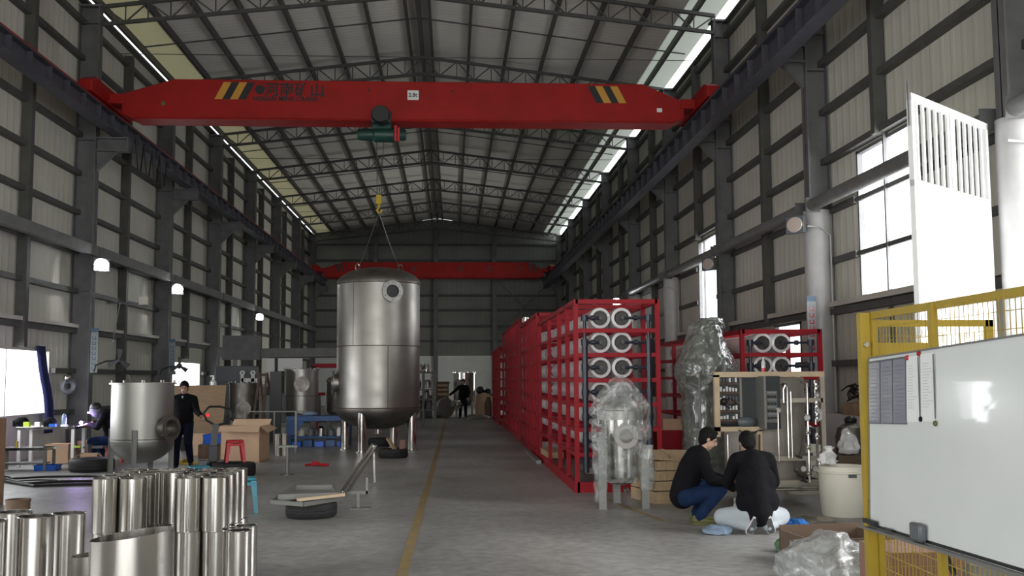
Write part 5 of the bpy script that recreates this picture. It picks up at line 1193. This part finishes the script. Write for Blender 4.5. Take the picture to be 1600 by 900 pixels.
def shoe(t,heel,toe,m='black',sole='white_sole',up=(0,0,1),s=1.0):
    h,to,u=Vector(heel),Vector(toe),Vector(up); d=(to-h).normalized(); u=(u-d*u.dot(d)).normalized(); r=d.cross(u); L=(to-h).length
    R_=Matrix((r,d,u)).transposed()
    b=MB().ball(h+d*.05+u*.055,.05*s,12,(.85,1.1,1.0),R_).ball(h+d*L*.5+u*.045,.045*s,12,(.95,1.9,.85),R_).ball(to-d*.05+u*.04,.046*s,12,(1.0,1.3,.7),R_).ball(h+d*.045+u*.09,.042*s,12,(.9,1,.8),R_)
    sh=baked(b,'shoe',m,t,.008,3,world=True)
    pts=[]
    for x,y in ((-.035,0),(.035,0),(.042,L*.5),(.05,L*.8),(.03,L),(-.03,L),(-.05,L*.8),(-.036,L*.5)): pts.append(h+r*x+d*y)
    MB().poly(pts,u*.028).build('sole',sole,sh,world=True,bevel=.006)
    c_=h+d*L*.5; MB().poly([c_+(p_-c_)*.86-u*.006 for p_ in pts],u*.007).build('outsole','outsole',sh,world=True)
def person(label,loc): return thing('person',label,'person',loc)

# ---- walking man beside the grey tank
def standing(label,o,face,pose,jm='jacket',tm='navy',s=1.0,shirt=True):
    o=Vector(o); t=person(label,o); S=lambda x,y,z:(o.x+x*s,o.y+y*s,o.z+z*s)
    C=lambda x,y,z,r:(*S(x,y,z),r*s)
    b=MB(); 
    for L in pose['legs']: limb(b,[C(*p) for p in L])
    b.ball(S(0,0,.93),.155*s,16,(1.0,.72,.8)); b.ball(S(0,.0,1.10),.14*s,16,(1.0,.72,1.2)); b.ball(S(0,0,1.30),.165*s,16,(1.06,.68,1.0))
    limb(b,[C(-.17,0,1.39,.055),C(0,.0,1.42,.06),C(.17,0,1.39,.055)]); limb(b,[C(0,0,1.42,.055),C(0,-.015,1.53,.05)])
    for A in pose['arms']: limb(b,[C(*p) for p in A])
    P,R_=head(b,S(*pose['head']),face,(0,0,1),s)
    for w_,d_,n_,c_,th in pose['hands']: hand(b,S(*w_),d_,n_,c_,s,th)
    baked(b,'body','skin',t,.0075,2,world=True)
    j=MB(); j.ball(S(0,0,1.04),.185*s,18,(1.05,.80,1.0)); j.ball(S(0,0,1.18),.185*s,18,(1.05,.78,1.1)); j.ball(S(0,0,1.31),.195*s,18,(1.10,.72,.85)); limb(j,[C(-.18,0,1.38,.075),C(0,0,1.42,.085),C(.18,0,1.38,.075)])
    j.cyl(S(0,0,.90),S(0,0,1.0),.185*s,.19*s,18); j.lathe([(.06*s,1.44*s),(.085*s,1.40*s),(.075*s,1.50*s),(.06*s,1.49*s)],o,16)
    for A in pose['arms']: limb(j,[(*S(*p[:3]),(p[3]+.022)*s) for p in A[:-1]]+[(*(Vector(S(*A[-2][:3])).lerp(Vector(S(*A[-1][:3])),.88)),(A[-1][3]+.02)*s)])
    baked(j,'jacket',jm,t,.014,4,world=True)
    q=MB(); q.ball(S(0,0,.92),.175*s,16,(1.0,.75,.8))
    for L in pose['legs']: limb(q,[(*S(*p[:3]),(p[3]+.022)*s) for p in L])
    baked(q,'trousers',tm,t,.014,4,world=True)
    if shirt: MB().poly([Vector(S(-.022,-.142,1.44)),Vector(S(.022,-.142,1.44)),Vector(S(0,-.15,1.385))],(0,-.004,0)).build('shirt_collar','shirt',t,world=True)
    for h_,to in pose['shoes']: shoe(t,S(*h_),S(*to),'black','black',s=s)
    hair(P,R_,t,s); face_bits(P,R_,t,s)
    return t
standing('man in a dark work jacket walking beside the grey tank, hand on the pallet jack',(-5.32,20.85,0),(.15,-1,-.18),dict(
    head=(0,-.03,1.60),
    legs=[[(-.09,0,.92,.085),(-.11,-.10,.50,.060),(-.12,-.08,.09,.042)],[(.09,0,.92,.085),(.12,-.10,.52,.060),(.10,.18,.15,.042)]],
    arms=[[(-.19,0,1.38,.052),(-.25,.03,1.10,.043),(-.23,-.07,.86,.03)],[(.19,0,1.38,.052),(.29,-.16,1.13,.043),(.44,-.42,1.05,.030)]],
    hands=[((-.23,-.07,.86),(0,-.1,-1),(1,0,0),.5,1),((.44,-.42,1.05),(.5,-.8,-.1),(0,0,-1),1.0,-1)],
    shoes=[((-.12,-.02,0),(-.13,-.28,0)),((.10,.24,.06),(.11,.0,.0))]))
standing('man in dark clothes standing far back with one arm resting on a steel part',(.50,45.9,0),(-.1,-1,0),dict(
    head=(0,-.01,1.60),
    legs=[[(-.09,0,.92,.085),(-.12,-.04,.50,.060),(-.14,0,.09,.042)],[(.09,0,.92,.085),(.10,-.03,.50,.060),(.11,.02,.09,.042)]],
    arms=[[(-.19,0,1.38,.052),(-.40,-.04,1.18,.043),(-.62,-.12,1.02,.03)],[(.19,0,1.38,.052),(.27,.02,1.12,.043),(.20,-.08,.92,.03)]],
    hands=[((-.62,-.12,1.02),(-.9,-.2,-.35),(0,0,-1),.3,1),((.20,-.08,.92),(-.3,-.3,-1),(-1,0,0),.6,-1)],
    shoes=[((-.14,.05,0),(-.16,-.22,0)),((.11,.06,0),(.13,-.21,0))]),shirt=False)

# ---- generic posed figure from joints
def posed(label,o,J,jm,tm,faced,upd,shoes,sole='white_sole',shoe_m='black',extra=None,helmet=False):
    o=Vector(o); t=person(label,o); V=lambda p:(o.x+p[0],o.y+p[1],o.z+p[2]); W=lambda p:(*V(p),p[3])
    b=MB(); limb(b,[W(p) for p in J['spine']],18); limb(b,[W(p) for p in J['shoulders']])
    for k in ('armL','armR','legL','legR'): limb(b,[W(p) for p in J[k]])
    limb(b,[W(p) for p in J['neck']])
    P,R_=head(b,V(J['head']),faced,upd)
    for w_,d_,n_,c_,th in J['hands']: hand(b,V(w_),d_,n_,c_,1,th)
    baked(b,'body','skin',t,.0075,2,world=True)
    j=MB(); limb(j,[(*V(p),p[3]+.035) for p in J['spine']],18); limb(j,[(*V(p),p[3]+.03) for p in J['shoulders']])
    limb(j,[(*V(J['neck'][0]),.085),(*(Vector(V(J['neck'][0])).lerp(Vector(V(J['neck'][1])),.35)),.07)])
    for k in ('armL','armR'):
        A=J[k]; limb(j,[(*V(p),p[3]+.026) for p in A[:-1]]+[(*(Vector(V(A[-2])).lerp(Vector(V(A[-1])),.86)),A[-1][3]+.022)])
    if extra: extra(j,V)
    baked(j,'jacket',jm,t,.014,4,world=True)
    q=MB(); limb(q,[(*V(J['spine'][0]),J['spine'][0][3]+.022),(*V((J['spine'][0][0],J['spine'][0][1],J['spine'][0][2]+.02)),J['spine'][0][3]+.02)],16)
    for k in ('legL','legR'): limb(q,[(*V(p),p[3]+.024) for p in J[k]])
    baked(q,'trousers',tm,t,.013,4,world=True)
    for h_,to,u_ in shoes: shoe(t,V(h_),V(to),shoe_m,sole,u_)
    if not helmet: hair(P,R_,t); face_bits(P,R_,t)
    return t,P,R_
# squatting man, seen from behind left, looking right
posed('crouching man in a black jacket and blue jeans beside the skid',(2.95,12.35,0),dict(
    spine=[(-.18,.02,.33,.125),(-.13,.03,.50,.12),(-.05,.04,.66,.13),(.02,.05,.77,.125)],
    shoulders=[(.02,-.10,.80,.065),(.03,.05,.83,.07),(.06,.20,.80,.065)],
    neck=[(.04,.05,.84,.055),(.12,.04,.93,.048)], head=(.16,.04,1.0),
    armL=[(.06,.22,.80,.052),(.16,.26,.56,.045),(.40,.18,.50,.030)], armR=[(.02,-.12,.80,.052),(.12,-.20,.54,.045),(.36,-.12,.47,.030)],
    legL=[(-.16,.12,.33,.09),(.22,.22,.44,.062),(.02,.18,.09,.044)], legR=[(-.16,-.08,.32,.09),(.26,-.10,.42,.062),(-.02,-.10,.09,.044)],
    hands=[((.40,.18,.50),(1,-.1,-.15),(0,-.5,-1),.7,-1),((.36,-.12,.47),(1,.15,-.1),(0,.5,-1),.7,1)]),
    'jacket','jeans',(.88,-.12,-.42),(.3,0,1),[((-.10,-.11,0),(.18,-.13,0),(0,0,1)),((-.06,.18,0),(.22,.20,0),(0,0,1))],'olive','olive')
# kneeling man, back to the camera
def tail(j,V):
    j.ball(V((0,-.08,.36)),.20,16,(1.28,.75,.95)); j.ball(V((.0,-.03,.55)),.20,16,(1.22,.75,1.2))
t,P,R_=posed('kneeling man seen from behind in a black jacket and pale trousers',(3.42,11.55,0),dict(
    spine=[(0,-.10,.24,.13),(.0,-.07,.42,.13),(.0,.0,.62,.14),(.0,.06,.76,.13)],
    shoulders=[(-.17,.08,.80,.07),(0,.08,.83,.075),(.17,.08,.80,.07)],
    neck=[(0,.10,.85,.055),(-.02,.17,.93,.050)], head=(-.02,.22,.985),
    armL=[(-.20,.09,.79,.052),(-.26,.22,.54,.045),(-.13,.42,.45,.030)], armR=[(.20,.09,.79,.052),(.28,.20,.54,.045),(.22,.43,.50,.030)],
    legL=[(-.09,-.08,.22,.095),(-.34,.16,.16,.078),(-.10,-.12,.10,.046)], legR=[(.09,-.08,.22,.095),(.34,.16,.16,.078),(.10,-.12,.10,.046)],
    hands=[((-.13,.42,.45),(.3,1,-.1),(0,0,-1),.8,1),((.22,.43,.50),(-.2,1,0),(0,0,-1),.8,-1)]),
    'jacket','grey_trousers',(-.05,.86,-.5),(0,.4,1),[((-.06,-.24,.20),(-.13,-.13,.0),(0,1,.45)),((.07,-.24,.20),(.14,-.13,.0),(0,1,.45))],'white_sole','black',tail)
# seated welder leaning to the bench
wo=Vector((-7.22,22.45,0))
t,P,R_=posed('welder in dark clothes and mask leaning over the work bench with a bright arc',wo,dict(
    spine=[(.0,.02,.50,.14),(-.0,.0,.68,.135),(-.05,-.02,.86,.15),(-.12,-.03,.99,.14)],
    shoulders=[(-.13,-.19,1.0,.07),(-.14,-.03,1.04,.075),(-.12,.14,1.0,.07)],
    neck=[(-.18,-.04,1.06,.055),(-.26,-.05,1.10,.05)], head=(-.32,-.06,1.14),
    armL=[(-.13,-.21,.99,.052),(-.22,-.28,.78,.045),(-.44,-.20,.84,.03)], armR=[(-.12,.16,.99,.052),(-.24,.20,.80,.045),(-.44,.06,.86,.03)],
    legL=[(.0,-.1,.48,.09),(-.38,-.16,.48,.066),(-.30,-.16,.09,.045)], legR=[(.0,.12,.48,.09),(-.36,.16,.46,.066),(-.20,.16,.09,.045)],
    hands=[((-.44,-.20,.84),(-1,.2,-.1),(0,0,-1),.8,-1),((-.44,.06,.86),(-1,-.2,-.1),(0,0,-1),.8,1)]),
    'jacket','jeans',(-.85,-.35,-.5),(-.2,0,1),[((-.24,-.17,0),(-.50,-.18,0),(0,0,1)),((-.14,.16,0),(-.40,.18,0),(0,0,1))],'black','black',None,True)
R2=R_; MB().ball(P(0,.0,.045),.118,18,(.92,1.05,1.0),R2).build('helmet','black',t,world=True)
MB().ball(P(0,.03,-.02),.125,18,(.85,1.0,1.15),R2).build('face_mask','grey_plastic',t,world=True)
MB().cbox(P(0,.155,.015),(.09,.02,.05),.4).build('mask_window','glass',t,world=True)
t2=thing('welding_torch','welding torch with a brilliant violet white arc above the bench end','torch',(-7.72,22.2,.86))
MB().tube([(.06,.05,.0),(.02,.02,.03),(-.04,0,.03)],.012,8).build('torch_handle','black',t2); MB().ball((-.07,0,.01),.035,12).build('arc','arc',t2)['label']='blinding white arc'
al=bpy.data.lights.new('welding_arc_light','POINT'); al.energy=22; al.color=(.55,.38,1); al.shadow_soft_size=.04; ao=bpy.data.objects.new('welding_arc_light',al); COL.objects.link(ao); ao.location=(-7.80,22.12,.93)
